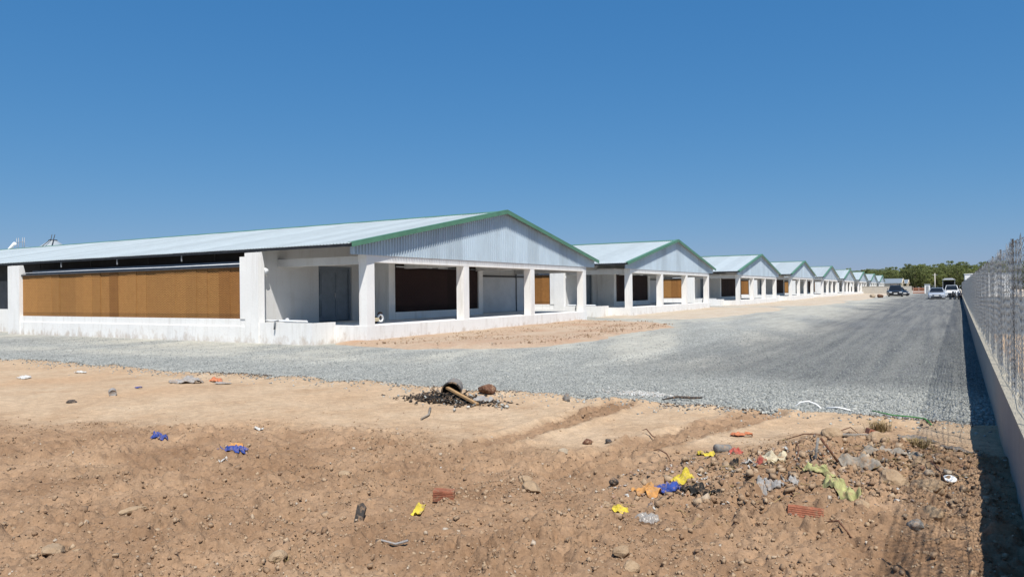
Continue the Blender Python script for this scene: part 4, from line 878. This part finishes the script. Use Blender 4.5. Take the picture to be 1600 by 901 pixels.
crumple('green_sack', 'dirty yellow-green sack scrap twisted through the rubbish', 'sack', -.72, 6.22, .17, .075, .12, M['l_sackgreen'], 86, -.75, 30)
crumple('green_sack', 'flattened olive sack piece behind the twisted yellow-green one', 'sack', -.93, 6.5, .12, .06, .07, M['l_sackgreen'], 87, -.2, 26)
n = 700; k = rng.uniform(0, 1, n)**.8; x = -2.0+2.1*k+rng.normal(0, .3, n); y = 5.9+1.7*k+rng.normal(0, .5, n); S = .010+.045*rng.uniform(0, 1, n)**3
q = x < .3; x, y, S = x[q], y[q], S[q]
tag(lumps('heap_clods', x, y, dirt_z(x, y)+S*.2, S, np.clip(rng.normal(.6, .15, len(x)), 0, 1), M['clod'], .75, 17), 'lumps of earth and broken mortar in the rubbish heap', kind='stuff')
polyline('wooden_stake', 'dark wooden stake on the left of the leaning pair', 'stake', [(-1.0, 6.75, 0), (-.97, 6.78, .2)], .012, M['l_greystone'])
polyline('wooden_stake', 'dark wooden stake on the right of the leaning pair', 'stake', [(-.95, 6.79, .2), (-.82, 6.8, .02)], .011, M['l_rust'])
o = MB().bar((-1.05, 8.15, dz_(-1.05, 8.15)+.06), (-.6, 8.3, dz_(-.6, 8.3)+.07), .07, .015).build('weathered_board', M['l_greywood']); tag(o, 'grey weathered board highest on the spoil heap', 'board')
crumple('weathered_bark', 'grey weathered bark strip in the middle of the heap', 'bark', -.45, 7.35, .26, .06, .08, M['l_greywood'], 81, .15)
crumple('weathered_bark', 'grey weathered bark strip above the yellow-green sack', 'bark', -.66, 6.85, .22, .07, .09, M['l_greywood'], 82, -.1)
crumple('grey_geotextile', 'grey fabric flap behind the dry grass on the spoil heap', 'fabric', -.28, 8.75, .17, .09, .05, M['l_geotex'], 84, .2)  # flat grey sheets imitating a shadow cast from the fence
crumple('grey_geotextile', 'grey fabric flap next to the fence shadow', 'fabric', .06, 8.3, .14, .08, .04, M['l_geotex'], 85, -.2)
o = MB().lathe([(0, .012), (.045, .012), (.05, .005), (.05, 0), (0, 0)], 18).build('plastic_disc', M['white'], None, (0.0, 6.85, dz_(0, 6.85)+.02)); o.rotation_euler = (.3, .1, 0); tag(o, 'round white plastic disc on the dirt near the fence', 'disc')
def tuft(label, x, y, n, h_, seed):
    r = random.Random(seed); b = MB()
    for k in range(n):
        a = r.uniform(0, 6.28); L_ = h_*r.uniform(.5, 1.2); q = r.uniform(.2, 1.0); px_, py_ = r.gauss(0, .05), r.gauss(0, .05); w_ = .0025
        p0 = Vector((px_, py_, -.02)); p1 = p0+Vector((math.cos(a)*q*L_*.5, math.sin(a)*q*L_*.5, L_*.7)); p2 = p0+Vector((math.cos(a)*q*L_*1.3, math.sin(a)*q*L_*1.3, L_*.75))
        s_ = Vector((-math.sin(a), math.cos(a), 0))*w_; b.add([p0-s_, p0+s_, p1+s_, p1-s_, p2], [(0, 1, 2, 3), (3, 2, 4)])
    tag(b.build('dry_grass_tuft', M['l_straw'], None, (x, y, dz_(x, y))), label, 'grass')
tuft('dry grass tuft behind the orange hollow brick', -.69, 9.45, 260, .16, 91); tuft('dry grass tuft between the two grey fabric flaps', -.25, 7.9, 320, .18, 92); tuft('dry grassy roots at the bottom, left of centre', -3.56, 3.2, 60, .08, 93)
polyline('green_hose', 'thin green hose along the gravel edge at right', 'hose', [(-.85, 10.5, .06), (-.6, 10.3, .03), (-.4, 10.32, .04), (-.25, 10.25, .03), (-.18, 10.0, .02)], .008, simple('green_hose_plastic', (.05, .22, .05), .5))
polyline('white_hose', 'white hose arching over the gravel edge', 'hose', [(-1.84, 10.75, 0), (-1.76, 10.78, .07), (-1.66, 10.79, .09), (-1.56, 10.77, .06), (-1.48, 10.74, 0)], .012, M['white'])
polyline('white_hose', 'short white hose end right of the arching one', 'hose', [(-1.42, 10.74, .02), (-1.28, 10.72, .04), (-1.12, 10.66, .02)], .011, M['white'])
polyline('dark_branch', 'dark forked branch at the gravel edge in the centre', 'branch', [(-3.65, 10.5, .02), (-3.45, 10.6, .06), (-3.25, 10.66, .05), (-3.1, 10.68, .06)], [.008, .02, .022, .012], M['l_darkstone'])
n = 420; x = rng.normal(-4.15, .28, n); y = rng.normal(10.95, .13, n); S = rng.uniform(.006, .024, n)
tag(lumps('lime_rubble', x, y, np.maximum(gravel_z(x, y), dirt_z(x, y))+.012, S, np.ones(n), M['l_lime'], .5, 14), 'patch of white lime rubble at the gravel edge', kind='stuff')
# crumbs of rubbish and dry bits along the gravel edge: too many to count
M['bits'] = NT('rubbish_crumbs'); t_ = M['bits']; t_.set(Roughness=.8); at_ = t_.n('Attribute', attribute_name='tone')
t_.col(t_.ramp(at_.outputs['Fac'], [(0, (.02, .018, .016)), (.3, (.11, .075, .05)), (.55, (.22, .20, .18)), (.75, (.30, .15, .08)), (.9, (.38, .36, .33)), (1, (.55, .54, .5))])); M['bits'] = t_.m
n = 1500; k = rng.uniform(0, 1, n); x = -2.1+1.9*k+rng.normal(0, .28, n); y = 6.0+1.3*k+rng.normal(0, .42, n); S = rng.uniform(.005, .024, n)
tag(lumps('rubbish_crumbs', x, y, dirt_z(x, y)+S*.3, S, rng.uniform(0, 1, n), M['bits'], .3, 15), 'crumbs of rubbish strewn between the bigger pieces', kind='stuff')
n = 2200; x = rng.uniform(-14, .2, n); y = edge_y(x)-.12-np.abs(rng.normal(0, .22, n)); q = fbm(x, y*0, .9, 3, 501) > -.05; x, y = x[q], y[q]; S = rng.uniform(.006, .024, len(x))
tag(lumps('edge_debris', x, y, dirt_z(x, y)+S*.25, S, rng.uniform(0, .62, len(x)), M['bits'], .35, 16), 'dark dry scraps and bark along the gravel edge', kind='stuff')
tw = MB(); r7 = random.Random(7)
for k in range(170):
    q = r7.random(); x = -1.9+2.0*q+r7.gauss(0, .3); y = 6.0+1.8*q+r7.gauss(0, .5); a = r7.uniform(0, 6.28); L_ = r7.uniform(.04, .16)
    if x > .3: continue
    z0 = dz_(x, y)+.012; tw.tube([(x, y, z0), (x+math.cos(a)*L_*.5, y+math.sin(a)*L_*.5, z0+r7.uniform(.0, .03)), (x+math.cos(a+.3)*L_, y+math.sin(a+.3)*L_, z0+r7.uniform(-.01, .03))], [.003, .0035, .002], 4, False)
tag(tw.build('dry_twigs', M['l_straw']), 'fine dry twigs and roots tangled through the rubbish', kind='stuff')
rw = random.Random(77)
TW = ['thin twig left of the lone yellow bag', 'thin twig across the tyre tracks', 'thin twig near the paper in the rubbish', 'thin twig above the big clods by the fence', 'thin twig left of the spoil heap', 'thin bent twig beside the ribbed hollow brick', 'thin twig poking out of the spoil heap']
for k, (x, y) in enumerate([(-2.4, 6.9), (-2.9, 7.9), (-1.2, 7.1), (-.1, 6.95), (-1.25, 8.0), (-.7, 5.4), (-.95, 8.3)]):
    a = rw.uniform(0, 3.1); L_ = rw.uniform(.12, .25); c_, s_ = math.cos(a)*L_, math.sin(a)*L_
    polyline('twig', TW[k], 'twig', [(x-c_, y-s_, .01), (x-c_*.2+.02, y-s_*.2, .05), (x+c_*.5, y+s_*.5+.02, .06), (x+c_, y+s_, .02+.05*rw.random())], [.004, .007, .006, .003], M['l_rust'], 5)
# odds and ends by the sheds
t = empty('tool_heap', (-17.15, 19.55, .45)); tag(t, 'black bag and white ring heaped on the porch floor', 'tools')
o = rock('bag', '', '', 0, 0, .34, .22, .15, M['l_char'], 95, .1); o.parent = t; o.location = (0, 0, .12)
for k_ in ('label', 'category'):
    if k_ in o: del o[k_]
MB().lathe([(.09, -.02), (.14, -.03), (.14, .03), (.09, .02), (.09, -.02)], 16, 'x').build('white_ring', M['white'], t, (.26, .05, .20)); MB().box(.1, .35, -.35, -.12, .1, .22).build('tan_box', M['l_cream'], t); MB().lathe([(0, -.1), (.08, -.08), (.1, 0), (.06, .1), (0, .11)], 12, 'z').build('helmet', M['l_rust'], t, (.1, .22, .30))
for k, (x, y) in enumerate([(-7.9, 112.5), (-8.8, 112)]): rock('rubble_lump', ['brown rubble lump beside the black car', 'grey rubble lump left of the brown one by the black car'][k], 'rubble', x, y, .4, .3, .35, [M['l_rust'], M['l_palestone']][k], 97+k, .2).location.z = gz(112)+.25
